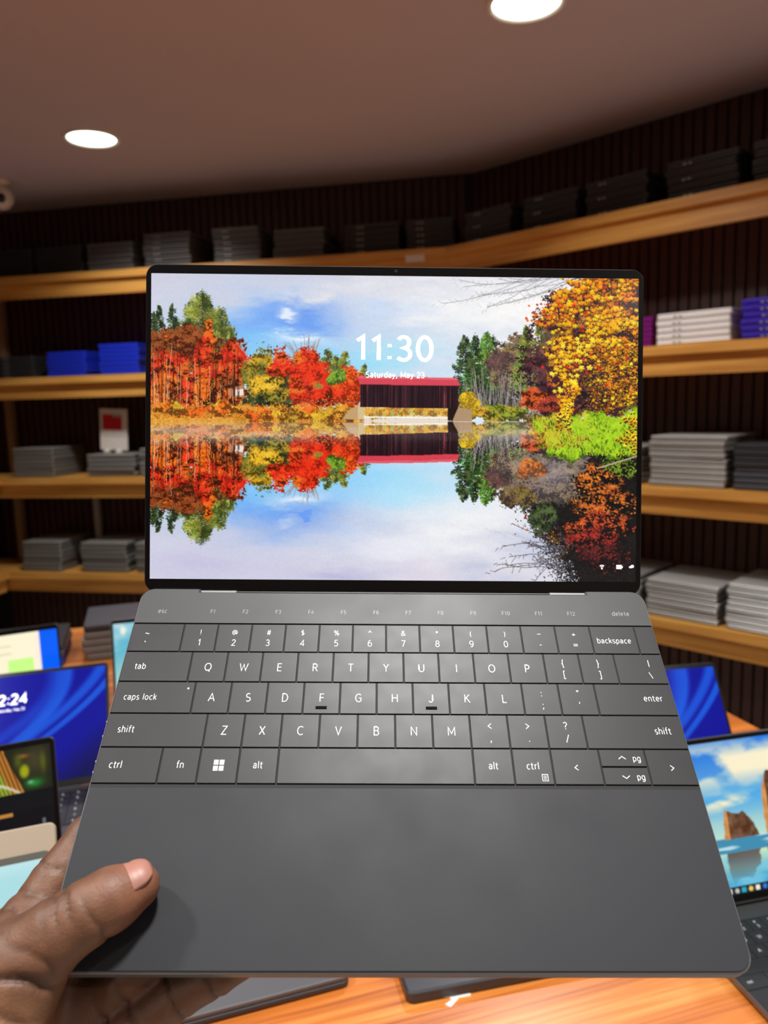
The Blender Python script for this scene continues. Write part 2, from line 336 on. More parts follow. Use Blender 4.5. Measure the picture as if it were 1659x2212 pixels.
def paint_autumn():
    """lake in autumn: tree line, red covered bridge, mirror water; drawn in a 1050 x 657 frame"""
    c = Canvas(1050, 657, 3); R = c.r
    def T(x, y): return (x - 327), (y - 590 - 0.0115 * (x - 327))
    X = c.X + 327; Y = c.Y + 590 + 0.0115 * c.X
    HZ = 908.0
    # sky with broken cloud
    f1 = c.fbm(300, 110, 6, 0.55); f2 = c.fbm(170, 60, 6, 0.6); f3 = c.fbm(90, 26, 5, 0.6)
    t = np.clip((Y - 590) / 310, 0, 1)[..., None]
    c.im[:] = np.array([206, 206, 222.]) * (1 - t) + np.array([214, 234, 250.]) * t
    def sky(cx, cy, rx, ry, col, a, f=f2):
        wx = X + 60 * (f1 - 0.5) * 2; wy = Y + 40 * (f3 - 0.5) * 2
        d = ((wx - cx) / rx) ** 2 + ((wy - cy) / ry) ** 2
        c.mix(np.clip(a * np.exp(-d) * np.clip(0.15 + 2.0 * (f - 0.25), 0, 1.2), 0, 1), col)
    sky(560, 700, 130, 70, (140, 188, 246), 1.2); sky(650, 680, 110, 50, (112, 160, 242), 1.2); sky(625, 665, 50, 20, (90, 140, 236), 0.9, f3)
    sky(500, 775, 130, 50, (120, 200, 250), 1.2); sky(700, 775, 170, 40, (140, 208, 250), 1.2); sky(890, 770, 130, 50, (160, 226, 246), 1.1); sky(860, 690, 110, 40, (178, 206, 244), 0.8, f3)
    sky(1010, 650, 180, 70, (246, 246, 246), 1.3); sky(1130, 690, 150, 80, (252, 250, 248), 1.5); sky(760, 622, 220, 30, (228, 228, 234), 1.2); sky(640, 733, 60, 11, (240, 247, 252), 1.4, f3); sky(606, 674, 24, 11, (226, 236, 252), 1.3)
    c.mix(np.clip((f3 - 0.5) * 2.2, 0, 0.4) * np.clip((f1 - 0.3) * 2, 0, 1), (236, 238, 244))
    # bare twigs, upper right
    for k in range(13):
        x0, y0 = 1120 + 150 * R.random(), 592
        pts = []; ang = math.pi + 0.55 + R.normal(0, 0.12); L = 130 + R.random() * 110
        for j in range(18):
            pts.append(T(x0, y0)); x0 += math.cos(ang) * L / 18; y0 -= math.sin(ang) * L / 18 * 0.8; ang -= 0.034 + R.normal(0.0, 0.05)
            if j > 7 and R.random() < 0.75:
                b = ang + R.choice([-0.9, 0.6]); c.line([T(x0, y0), T(x0 + math.cos(b) * 10, y0 - math.sin(b) * 10)], (196, 194, 196), 0.3)
        c.line(pts, (150, 147, 150), 0.3 if k % 3 else 0.55)
    WX = c.X + 34 * (c.fbm(46, 46, 3) - 0.5) + 16 * (c.fbm(13, 13, 3) - 0.5); WY = c.Y + 34 * (c.fbm(46, 46, 3) - 0.5) + 16 * (c.fbm(13, 13, 3) - 0.5)
    HF = c.fbm(2.6, 2.6, 2); MF = c.fbm(15, 11, 3); LF = c.fbm(40, 30, 3); H2 = R.random((c.h, c.w)); 
    HF = np.clip((HF - HF.mean()) / (HF.std() * 4) + 0.5, 0, 1); MF = np.clip((MF - MF.mean()) / (MF.std() * 4) + 0.5, 0, 1); LF = np.clip((LF - LF.mean()) / (LF.std() * 4) + 0.5, 0, 1)
    def crown(x, y, rx, ry, pal, n=0, r=1.2, dark=(70, 26, 10), lace=0.55, amb=0.0):
        """one leafy mass: ragged outline, lit upper left, dark gaps between the clumps"""
        cx, cy = T(x, y); pal = np.asarray(pal, float); dark = np.asarray(dark, float)
        x0, x1, y0, y1 = int(max(0, cx - rx * 1.5 - 14)), int(min(c.w, cx + rx * 1.5 + 14)), int(max(0, cy - ry * 1.5 - 14)), int(min(c.h, cy + ry * 1.5 + 14))
        if x0 >= x1 or y0 >= y1: return
        S = (slice(y0, y1), slice(x0, x1)); u = (WX[S] - cx) / rx; v = (WY[S] - cy) / ry
        hf, mf, lf = HF[S], MF[S], LF[S]
        d = u * u + v * v + lace * (hf - 0.5) + 0.5 * (mf - 0.5)
        k = d < 1.0
        lit = 0.60 - 0.20 * v - 0.10 * u + 0.85 * (mf - 0.5) + 0.85 * (hf - 0.5) + amb
        w = np.clip((lit - 0.30) / 0.34, 0, 1)[..., None]
        q = np.clip(lf * 1.3 - 0.15 + 0.25 * (H2[S] - 0.5), 0, 0.999) * (len(pal) - 1); i = q.astype(int); f = (q - i)[..., None]
        col = pal[i] * (1 - f) + pal[np.minimum(i + 1, len(pal) - 1)] * f
        hi = np.clip((lit - 0.78) * 2.2, 0, 0.4)[..., None]
        out = (dark * (1 - w) + col * w) * (1 - hi) + np.minimum(255, col * 1.12 + 24) * hi
        c.im[S][k] = np.clip(out, 0, 255)[k]
    def con(x, yt, yb, hw, pal, n):
        """conifer: boughs sweeping out and slightly up from the trunk"""
        cx, t0 = T(x, yt); _, b0 = T(x, yb); pal = np.asarray(pal, float); H = b0 - t0; nb = int(16 + H * 0.55)
        c.line([(cx, t0), (cx, b0)], (70, 52, 36), 0.6)
        for i in range(nb):
            u = (i + R.random()) / nb; L = hw * (0.10 + 0.9 * u ** 0.75) * (0.55 + 0.5 * R.random()); s = 1 if R.random() < 0.5 else -1
            m = int(10 + L * 2.0); v = R.random(m) ** 0.8
            bxp = cx + s * L * v; byp = t0 + H * u - 0.22 * L * v * v + 0.10 * L * v + R.normal(0, 1.5 + 0.03 * hw, m)
            base = pal[R.integers(0, len(pal))] * (0.75 + 0.4 * R.random())
            col = np.clip(base[None] * (0.8 + 0.35 * v[:, None] - 0.1 * s) + R.normal(0, 8, (m, 3)), 0, 255)
            c.splat(bxp, byp, col, 0.8, 1.5)
    RED = [(226, 48, 22), (240, 66, 26), (205, 32, 20), (232, 84, 34)]
    ORG = [(236, 110, 30), (226, 90, 26), (244, 140, 40), (205, 75, 24)]
    YEL = [(226, 170, 40), (238, 190, 52), (200, 150, 36), (168, 140, 44)]
    GRN = [(120, 128, 50), (92, 106, 44), (148, 148, 62), (68, 84, 40)]
    DGR = [(56, 78, 44), (42, 60, 38), (82, 98, 50), (32, 48, 32)]
    BRN = [(150, 76, 34), (124, 62, 30), (176, 92, 40), (100, 54, 30)]
    # left bank, far to near
    con(345, 662, 800, 26, DGR, 0); con(374, 658, 790, 30, DGR, 0); con(332, 676, 790, 24, DGR, 0)
    con(432, 634, 800, 88, GRN, 0); con(436, 640, 760, 70, GRN, 0); con(476, 668, 810, 64, GRN, 0); con(408, 690, 800, 40, DGR, 0); con(497, 716, 820, 36, GRN, 0)
    for k in range(60):
        x0 = 492 + R.random() * 34; c.line([T(x0, 820), T(x0 + R.normal(7, 7), 735 + R.random() * 50)], (176, 150, 140), 0.3)
    crown(392, 748, 84, 46, BRN, 3200); crown(350, 758, 40, 54, BRN + ORG[:1], 1400); crown(498, 770, 30, 40, BRN + ORG[:1], 0, 1, (80, 50, 30), 1.0)
    crown(455, 728, 16, 34, ORG, 1000); crown(442, 790, 40, 62, RED + ORG[:1], 2800); crown(362, 812, 46, 62, RED + ORG, 3200)
    crown(506, 790, 34, 56, RED, 1900); crown(400, 846, 84, 50, ORG + RED[:2], 4200, 1.2, (50, 18, 8)); crown(345, 872, 34, 36, ORG + YEL[:1], 1100); crown(482, 850, 44, 40, ORG + BRN[:1], 1700, 1.2, (40, 16, 8))
    con(705, 756, 860, 40, GRN, 0); con(745, 760, 850, 36, GRN, 0); con(685, 768, 860, 36, GRN, 0); con(786, 790, 860, 28, GRN, 0); con(640, 762, 870, 34, GRN, 0); con(725, 770, 850, 32, GRN, 0)
    for k in range(46):
        b = R.normal(0, 0.34); L = 55 + R.random() * 45
        c.line([T(664, 820), T(664 + math.sin(b) * L * 0.5, 820 - L * 0.55), T(664 + math.sin(b) * L, 820 - L * math.cos(b))], (166, 146, 140), 0.3)
    crown(565, 816, 44, 64, YEL + GRN[:1], 3400, 1.2, (84, 72, 20)); crown(605, 792, 28, 40, RED, 1300); crown(592, 846, 32, 36, YEL + GRN[:1], 1300, 1.2, (60, 60, 20))
    crown(626, 845, 28, 38, DGR + YEL[2:], 1400, 1.2, (30, 34, 20)); crown(670, 820, 48, 62, RED + ORG[:1], 3200, 1.1, (120, 30, 12)); crown(706, 838, 32, 36, RED + GRN[:1], 1400)
    crown(750, 836, 32, 50, RED[:2] + ORG[:1], 1700, 1.1, (140, 40, 14)); crown(722, 806, 20, 18, [(150, 180, 50), (120, 160, 50)], 400, 1.0, (60, 90, 30)); crown(545, 870, 34, 18, DGR, 800, 1.0, (24, 26, 16))
    c.poly([T(494, 838), T(524, 830), T(528, 856), T(496, 858)], (196, 132, 104)); c.poly([T(508, 840), T(525, 838), T(526, 852), T(509, 853)], (240, 226, 214))
    for k in range(70):
        x0 = 332 + R.random() * 190; y0 = 898; h = 40 + R.random() * 120
        c.line([T(x0, y0), T(x0 + R.normal(0, 5), y0 - h)], [(226, 184, 146), (96, 46, 26), (58, 26, 18), (40, 20, 16)][R.integers(0, 4)], 0.35 + 0.35 * (k % 4 == 0))
    c.line([T(661, 900), T(664, 820)], (110, 60, 40), 0.8)
    c.line([T(600, 866), T(775, 867)], (84, 84, 98), 0.8)
    n = 15000; x = 325 + R.random(n) * 462; y = 911 - np.abs(R.normal(0, 15, n)); a, b = T(x, y)
    o = np.argsort(y); c.dabs(a[o], b[o], ORG[:2] + YEL + [(200, 110, 40), (230, 160, 50), (150, 80, 30)], 1.0, 20)
    for k in range(46): crown(330 + R.random() * 440, 880 + R.random() * 20, 20, 12, [ORG, YEL, [(206, 120, 40), (236, 170, 50)]][k % 3], 130, 0.9, (110, 60, 20))
    n = 2400; x = 325 + R.random(n) * 180; y = 908 + R.normal(0, 3.0, n); a, b = T(x, y); c.dabs(a, b, [(226, 150, 50), (210, 140, 40), (236, 180, 80)], 0.9, 10, 2.5)
    # right bank
    for k in range(14): crown(1030 + R.random() * 140, 896 + R.random() * 8, 22, 10, [[(150, 150, 50), (190, 170, 60)], [(110, 110, 60), (150, 110, 60)], [(96, 110, 50), (60, 80, 40)]][k % 3], 0, 1, (56, 50, 36))
    con(1002, 728, 885, 46, DGR, 0); con(1062, 730, 860, 42, DGR, 0); con(1048, 720, 860, 44, [(96, 150, 56), (120, 170, 66), (70, 120, 50), (140, 160, 60)], 0); con(1024, 726, 870, 36, DGR + [(70, 120, 54)], 0)
    crown(1105, 790, 50, 64, [(140, 110, 84), (110, 96, 74), (158, 136, 76), (104, 74, 70)], 4000, 1.0, (70, 56, 58)); con(1135, 706, 850, 40, GRN + [(80, 130, 50)], 0); con(1165, 690, 850, 40, GRN, 0)
    crown(1060, 868, 74, 30, [(74, 64, 62), (54, 62, 48), (94, 84, 74)], 2600, 1.0, (36, 34, 40))
    for k in range(80):
        x0 = 1010 + R.random() * 170; c.line([T(x0, 897), T(x0 + R.normal(0, 12), 790 + R.random() * 70)], (164, 152, 152), 0.3)
    crown(1275, 800, 150, 125, [(84, 44, 50), (110, 60, 54), (60, 36, 46), (130, 84, 64)], 13000, 1.1, (36, 22, 32))
    crown(1335, 700, 90, 110, [(110, 68, 54), (150, 98, 54), (70, 46, 54)], 5600, 1.1, (46, 30, 42)); crown(1215, 720, 60, 60, [(110, 80, 66), (84, 84, 54), (96, 60, 60)], 2400, 1.0, (60, 44, 50))
    crown(1150, 862, 38, 24, [(226, 96, 36), (200, 80, 40)], 800); crown(1195, 882, 56, 20, [(170, 60, 40), (130, 54, 40)], 1100, 1.1, (40, 20, 24))
    crown(1075, 887, 66, 16, [(190, 180, 50), (120, 140, 40), (220, 160, 50)], 1800, 1.0, (60, 60, 24)); crown(1015, 872, 22, 20, [(240, 196, 30), (226, 180, 30)], 900, 1.0, (150, 120, 30))
    for k in range(34):
        x0, y0 = 1385, 610 + R.random() * 260; a0 = math.pi + R.normal(0.4, 0.3); pts = []
        for j in range(8):
            pts.append(T(x0, y0)); x0 += math.cos(a0) * 25; y0 -= math.sin(a0) * 25; a0 += R.normal(0, 0.15)
        c.line(pts, (36, 22, 30), 0.5 + 0.4 * (k % 4 == 0))
    LEAF = np.array([(252, 186, 24), (248, 166, 22), (240, 132, 26), (255, 206, 44), (228, 112, 24)], float)
    def sprays(n, fx, pal, leafs=9, sx=13, sy=4.5, r=1.7):
        """hanging sprays of leaves; fx draws the spray centres"""
        x, y = fx(n); a, b = T(x, y)
        for i in np.argsort(y):
            m = leafs; dx = R.normal(0, sx, m); dy = 0.38 * -dx + R.normal(0, sy, m)
            c.splat(a[i] + dx + 1, b[i] + dy + 3.2, np.tile(np.array([44, 26, 30.]), (m, 1)), r * 0.9)
            base = pal[R.integers(0, len(pal))]
            col = np.clip(base[None] * (0.9 + R.normal(0, 0.09, (m, 1)) - 0.02 * dy[:, None]), 0, 255)
            c.splat(a[i] + dx, b[i] + dy, col, r); c.splat(a[i] + dx + R.choice([-2, 2], m), b[i] + dy + R.choice([-1.5, 1.5], m), np.clip(col * 1.03, 0, 255), r * 0.55)
    BY = [585, 615, 640, 665, 690, 715, 745, 770, 800, 840, 870, 910, 940]; BX = [1222, 1205, 1182, 1160, 1150, 1190, 1172, 1176, 1192, 1198, 1216, 1210, 1218]
    for q in ((1335, 625, 90, 56), (1265, 655, 80, 40), (1215, 690, 64, 30), (1330, 720, 80, 60), (1225, 745, 60, 30), (1220, 800, 40, 44), (1345, 810, 60, 70), (1226, 870, 20, 40)): crown(*q, [(240, 150, 30), (226, 116, 30), (250, 180, 36), (206, 120, 44)], 0, 1, (58, 34, 42), 0.9, -0.17)
    sprays(60, lambda n: (1240 + 145 * R.random(n), 600 + 290 * R.random(n)), LEAF * 0.8, 9, 9, 6, 0.9)
    sprays(110, lambda n: (1275 + 110 * R.random(n), 740 + 150 * R.random(n)), LEAF * 0.92, 10, 10, 4, 1.0)
    def bough(x0, y0, x1, y1, dens, rad, pal, spread):
        n = int(math.hypot(x1 - x0, y1 - y0) / 6.5 * dens)
        t = np.sort(R.random(n)); x = x0 + (x1 - x0) * t; y = y0 + (y1 - y0) * t + 10 * np.sin(t * 3.1) * -1
        c.line([T(x0 + (x1 - x0) * u, y0 + (y1 - y0) * u - 10 * math.sin(u * 3.1)) for u in np.linspace(0, 1, 8)], (40, 24, 30), 0.6)
        o = R.permutation(n)
        for i in o:
            a1, b1 = T(x[i] + R.normal(0, spread), y[i] + R.normal(2, spread * 0.75))
            c.leaf(a1 + 1.0, b1 + 2.2, rad * 0.9, R.random() * 6.28, np.array([110, 62, 34.]))
            col = pal[R.integers(0, len(pal))] * (0.92 + 0.14 * R.random())
            c.leaf(a1, b1, rad * (0.55 + 0.6 * R.random()), R.random() * 6.28, np.clip(col, 0, 255))
    WARM = np.array([(250, 176, 24), (246, 150, 24), (236, 118, 28), (252, 196, 36)], float); GOLD = np.array([(254, 200, 30), (250, 184, 24), (255, 216, 60), (244, 164, 24)], float)
    for x0, y0, x1, y1, dn, rd, pl, sp in ((1385, 596, 1225, 606, 2.6, 6, WARM, 8), (1385, 610, 1200, 640, 2.8, 6, WARM, 8), (1385, 640, 1172, 672, 2.4, 6, WARM, 8), (1385, 668, 1150, 700, 1.9, 5.5, WARM, 7), (1385, 690, 1190, 712, 2.0, 5.5, GOLD, 8),
                                      (1385, 700, 1172, 752, 2.6, 6, GOLD, 8), (1330, 735, 1182, 775, 2.4, 6.5, GOLD, 8), (1280, 752, 1190, 815, 2.6, 6.5, GOLD, 8), (1265, 790, 1205, 850, 2.4, 6.5, GOLD, 7), (1245, 830, 1212, 910, 2.6, 6.5, GOLD, 5), (1228, 880, 1210, 925, 2.4, 6, GOLD, 4),
                                      (1385, 740, 1290, 790, 1.3, 4.6, GOLD, 8), (1385, 780, 1270, 840, 1.2, 4.4, GOLD, 8), (1385, 820, 1300, 868, 1.2, 4.2, GOLD, 8), (1385, 850, 1330, 890, 1.3, 4.6, GOLD, 7)):
        bough(x0, y0, x1, y1, dn, rd, pl, sp)
    n = 36; x = 1132 + R.random(n) * 80; y = 650 + R.random(n) * 40 + (1200 - x) * 0.15
    for i in range(n): c.leaf(*T(x[i], y[i]), 3.2, R.random() * 6, np.array([(216, 70, 34), (236, 110, 34), (150, 60, 44)][i % 3], float))
    n = 26; x = 1160 + R.random(n) * 210; y = 620 + R.random(n) * 230
    for i in range(n): c.leaf(*T(x[i], y[i]), 4, R.random() * 6, np.array([222, 44, 30.]))
    # bridge
    c.poly([T(738, 904), T(752, 884), T(783, 868), T(788, 905)], (196, 160, 112)); c.poly([T(772, 872), T(786, 872), T(787, 905), T(772, 905)], (214, 190, 140))
    c.poly([T(786, 878), T(968, 880), T(968, 909), T(786, 909)], (232, 220, 200))
    n = 2200; x = 787 + R.random(n) * 178; y = 888 + R.normal(0, 4.5, n); a, b = T(x, y); c.dabs(a, b, [(232, 176, 50), (214, 120, 50), (190, 180, 90), (240, 200, 60)], 0.9, 14)
    for k in range(26): crown(792 + 7 * k, 889 + R.normal(0, 2), 9, 6 + 3 * R.random(), [[(236, 184, 50), (226, 150, 50)], [(206, 120, 50), (226, 150, 60)], [(170, 170, 90), (200, 190, 110)]][k % 3], 0, 1, (150, 110, 50), 0.9)
    c.line([T(786, 900), T(966, 902)], (250, 246, 240), 1.6)
    c.poly([T(974, 884), T(988, 878), T(1018, 884), T(1018, 908), T(974, 908)], (176, 146, 112)); c.poly([T(966, 878), T(988, 878), T(976, 907), T(966, 907)], (34, 20, 18))
    body = c.poly([T(776, 829), T(988, 832), T(987, 881), T(777, 878)], (32, 18, 26))
    st = R.random(1050); streak = np.where(st > 0.92, 1.0, np.where(st > 0.7, 0.35, 0.0)); tone = R.random(1050)[:, None] * np.array([70, 14, 8]) + np.array([74, 44, 44])
    add = (streak[:, None] * tone)[None] * (0.3 + 0.9 * c.fbm(12, 30, 3))[..., None]
    c.im[body] = np.clip(c.im[body] + add[body], 0, 255)
    c.poly([T(770, 811), T(984, 815), T(993, 832), T(775, 829)], (214, 72, 88)); c.poly([T(770, 811), T(984, 815), T(987, 820), T(771, 816)], (228, 100, 112)); c.line([T(993, 833), T(775, 830)], (110, 20, 34), 0.8)
    # mirror water
    up = c.im.copy(); yy = Y - HZ; src = HZ - yy / 0.955
    rip = c.fbm(70, 4, 3) - 0.5
    sx = np.clip(c.X + rip * (2 + np.clip(yy, 0, 260) / 40), 0, 1049).astype(int)
    sy = np.clip(src - 590 - 0.0115 * (X - 327) + rip * 4, 0, 656).astype(int)
    refl = up[sy, sx]
    refl = np.clip((refl - 128) * 1.05 + 122, 0, 255)
    wat = yy > 0; c.im[wat] = refl[wat]
    skyw = (refl.min(2) > 112) & wat
    lower = np.clip((Y - 1150) / 90, 0, 1)
    sel = wat & (src < 645); fb = c.fbm(190, 70, 6, 0.55)
    bl = np.where(src < 592, 1.0, np.where(skyw, np.clip((Y - 1060) / 120, 0, 1), 0.0))[..., None] * np.where(wat, 1, 0)[..., None]
    c.im = c.im * (1 - bl) + (np.array([210, 212, 228.]) + (fb[..., None] - 0.5) * np.array([50, 40, 20])) * bl
    m = np.where(skyw | sel, 1.0, 0.0)
    def ws(cx, cy, rx, ry, col, a):
        wx = X + 90 * (f1 - 0.5); wy = Y + 50 * (f3 - 0.5)
        d = ((wx - cx) / rx) ** 2 + ((wy - cy) / ry) ** 2
        c.mix(np.clip(a * np.exp(-d) * m * np.clip(0.15 + 1.9 * (fb - 0.25), 0, 1.1), 0, 1), col)
    ws(585, 1105, 120, 40, (60, 136, 244), 1.2); ws(540, 1050, 140, 40, (120, 190, 250), 1.1); ws(690, 1050, 160, 50, (140, 200, 250), 1.0); ws(900, 1060, 130, 50, (160, 220, 248), 1.0)
    ws(660, 1145, 140, 30, (150, 184, 240), 0.8); ws(1010, 1150, 180, 80, (246, 246, 246), 1.3); ws(420, 1215, 170, 60, (198, 196, 224), 1.0); ws(745, 1238, 70, 16, (140, 140, 196), 0.8); ws(860, 1180, 120, 40, (232, 234, 244), 0.9); ws(1010, 1235, 160, 24, (228, 216, 224), 0.9); ws(700, 1235, 250, 30, (204, 200, 226), 0.7)
    mist = np.exp(-((Y - 932) / 24.0) ** 2) * np.where(wat, 1, 0) * np.clip(0.1 + 1.4 * (c.fbm(100, 14, 5) - 0.1), 0, 1) * 0.62
    mist *= np.where((X > 770) & (X < 990), 0.4, 1.0); c.mix(np.clip(mist, 0, 1), (218, 204, 200))
    c.line([T(770, 909), T(1130, 911)], (232, 224, 220), 0.8)
    # right shore and its dark, leafy reflection
    n = 42000; x = 1010 + R.random(n) * 372; y = 975 + R.random(n) * 285
    e = np.interp(y, [975, 1010, 1060, 1100, 1150, 1200, 1255], [1150, 1140, 1165, 1150, 1185, 1205, 1225]) + R.normal(0, 20, n); k = (x > e)
    solid = wat & (X > np.interp(Y, [975, 1010, 1060, 1100, 1150, 1200, 1255], [1190, 1185, 1200, 1180, 1212, 1230, 1250]) + 60 * (c.fbm(26, 18, 4) - 0.5)) & (Y > 985)
    c.im[solid] = np.array([16, 13, 16.])
    a, b = T(x[k], y[k]); c.dabs(a, b, [(14, 12, 16), (24, 20, 22), (34, 28, 30), (20, 24, 20)], 1.3, 6)
    for q in ((1150, 1010, 70, 34), (1200, 1050, 70, 40), (1130, 1060, 44, 34), (1230, 1010, 50, 30)): crown(*q, [(120, 104, 96), (140, 116, 90), (100, 92, 72), (150, 124, 100)], 0, 1, (60, 52, 54), 0.9)
    hz = np.exp(-(((X - 1190) / 80) ** 2 + ((Y - 1015) / 40) ** 2)) * np.where(wat, 0.5, 0) * np.clip(1.8 * (c.fbm(60, 30, 4) - 0.2), 0, 1); c.mix(hz, (170, 160, 170))
    crown(1145, 1012, 30, 22, [(226, 130, 50), (206, 110, 50)], 500, 1.0, (110, 70, 50)); crown(1120, 1070, 40, 24, [(110, 84, 60), (130, 110, 50), (84, 90, 44)], 900, 1.0, (54, 44, 40))
    crown(1175, 1120, 34, 40, DGR, 900, 1.0, (16, 20, 18))
    for q, pl in (((1292, 1040, 54, 36), [(226, 120, 40), (206, 96, 36), (240, 150, 50)]), ((1312, 1092, 70, 42), [(224, 116, 36), (200, 90, 34), (240, 144, 46)]), ((1296, 1138, 80, 28), [(214, 88, 36), (184, 62, 34)]), ((1285, 1172, 66, 24), [(184, 48, 34), (150, 40, 32)]), ((1310, 1205, 60, 34), [(124, 38, 36), (84, 28, 32)]), ((1345, 1010, 40, 20), [(130, 160, 40), (96, 126, 36)])):
        crown(*q, pl, 0, 1, (16, 13, 16), 1.1, -0.22)
        q2 = np.sqrt(R.random(60)); t2 = R.random(60) * 6.283
        for i in range(60): c.leaf(*T(q[0] + q[2] * q2[i] * math.cos(t2[i]), q[1] + q[3] * q2[i] * math.sin(t2[i])), 2.6, R.random() * 6, np.array(pl[i % len(pl)], float))
    for q in ((1270, 925, 110, 34), (1330, 950, 90, 40), (1240, 950, 70, 34), (1370, 930, 50, 50)): crown(*q, [(150, 196, 24), (176, 210, 34), (124, 168, 26), (190, 200, 44)], 0, 1, (70, 100, 20), 0.7, 0.06)
    for q in ((1190, 925, 46, 16), (1215, 945, 50, 16), (1170, 915, 36, 10)): crown(*q, [(200, 140, 44), (226, 176, 50), (160, 96, 44), (236, 200, 70)], 0, 1, (96, 66, 30), 0.9)
    n = 5000; x = 1150 + R.random(n) * 235; y = 905 + R.random(n) * 80; k = (y < 985 + (x - 1250) * 0.1) & (x - 1150 > (y - 925) * 0.8); x, y = x[k], y[k]
    for i in range(0, len(x), 3): c.line([T(x[i], y[i]), T(x[i] + R.normal(0, 1.5), y[i] - 4 - 5 * R.random())], [(176, 216, 40), (110, 150, 24), (206, 206, 60)][i % 3], 0.3)
    sprays(22, lambda n: (1348 + 34 * R.random(n), 900 + 75 * R.random(n)), LEAF[[0, 1, 3]], 8, 8, 5, 1.7); sprays(20, lambda n: (1205 + 26 * R.random(n), 880 + 45 * R.random(n)), LEAF[[0, 1, 3, 3]], 7, 5, 5, 1.8)
    for k in range(20):
        x0, y0 = 1235 + R.normal(0, 12), 1165 + 85 * R.random(); a0 = math.pi - 0.15 + R.normal(0, 0.3); pts = []; L = (9 if k < 9 else 5) * (0.8 + 0.5 * R.random())
        for j in range(16):
            pts.append(T(x0, y0)); x0 += math.cos(a0) * L; y0 -= math.sin(a0) * L * 0.7; a0 += R.normal(0.02, 0.16)
            if R.random() < 0.7: c.line([T(x0, y0), T(x0 + R.normal(-4, 4), y0 + R.normal(0, 6))], (110, 100, 100), 0.3)
        c.line(pts, (60, 52, 54), 0.3 if k % 4 else 0.5)
    c.line([T(1379, 985), T(1330, 1000), T(1290, 1012)], (200, 170, 150), 0.9); c.line([T(1379, 1000), T(1345, 1004)], (50, 36, 34), 0.8)
    g = c.im.copy(); g[1:-1, 1:-1] = (4 * c.im[1:-1, 1:-1] + 2 * (c.im[:-2, 1:-1] + c.im[2:, 1:-1] + c.im[1:-1, :-2] + c.im[1:-1, 2:]) + c.im[:-2, :-2] + c.im[:-2, 2:] + c.im[2:, :-2] + c.im[2:, 2:]) / 16
    c.im = 0.35 * c.im + 0.65 * g
    c.im += (c.fbm(3, 3, 2)[..., None] - 0.5) * 8
    return np.clip(c.im, 0, 255)

def paint_swirl(seed, dark=0.0):
    """deep blue lock-screen picture with folded light-blue ribbons"""
    c = Canvas(260, 163, seed); u = c.X / c.w; v = c.Y / c.h
    c.im[:] = np.array([2, 12, 150.])
    c.mix(np.clip(1.1 - u * 1.5, 0, 1) * 0.55, (10, 40, 215))
    def rib(f, w, col, a, soft=0.25):
        d = np.abs(u - f) / w; c.mix(a * np.clip((1 - d) / soft, 0, 1) * np.clip(1.2 - v * 0.5, 0, 1), col)
    rib(0.80 - 0.02 * v - 0.62 * v ** 2.2, 0.055, (20, 96, 226), 0.9, 0.6)
    rib(0.765 + 0.05 * v - 0.9 * v ** 2, 0.07, (16, 70, 205), 0.7, 0.7)
    rib(0.98 - 0.22 * v - 0.50 * v ** 1.6, 0.05, (18, 92, 222), 0.85, 0.7)
    rib(1.06 - 0.2 * v - 0.52 * v ** 1.6, 0.03, (20, 104, 232), 0.8, 0.5)
    c.mix(np.clip((u + v * 0.75 - 1.35) * 4, 0, 1) * 0.85, (4, 8, 70))
    c.mix(np.clip((0.30 - np.hypot(u - 0.2, (v - 0.95) * 0.8)) * 6, 0, 1) * 0.5, (20, 70, 235))
    c.mix(np.full_like(u, dark), (0, 0, 30))
    return np.clip(c.im, 0, 255)

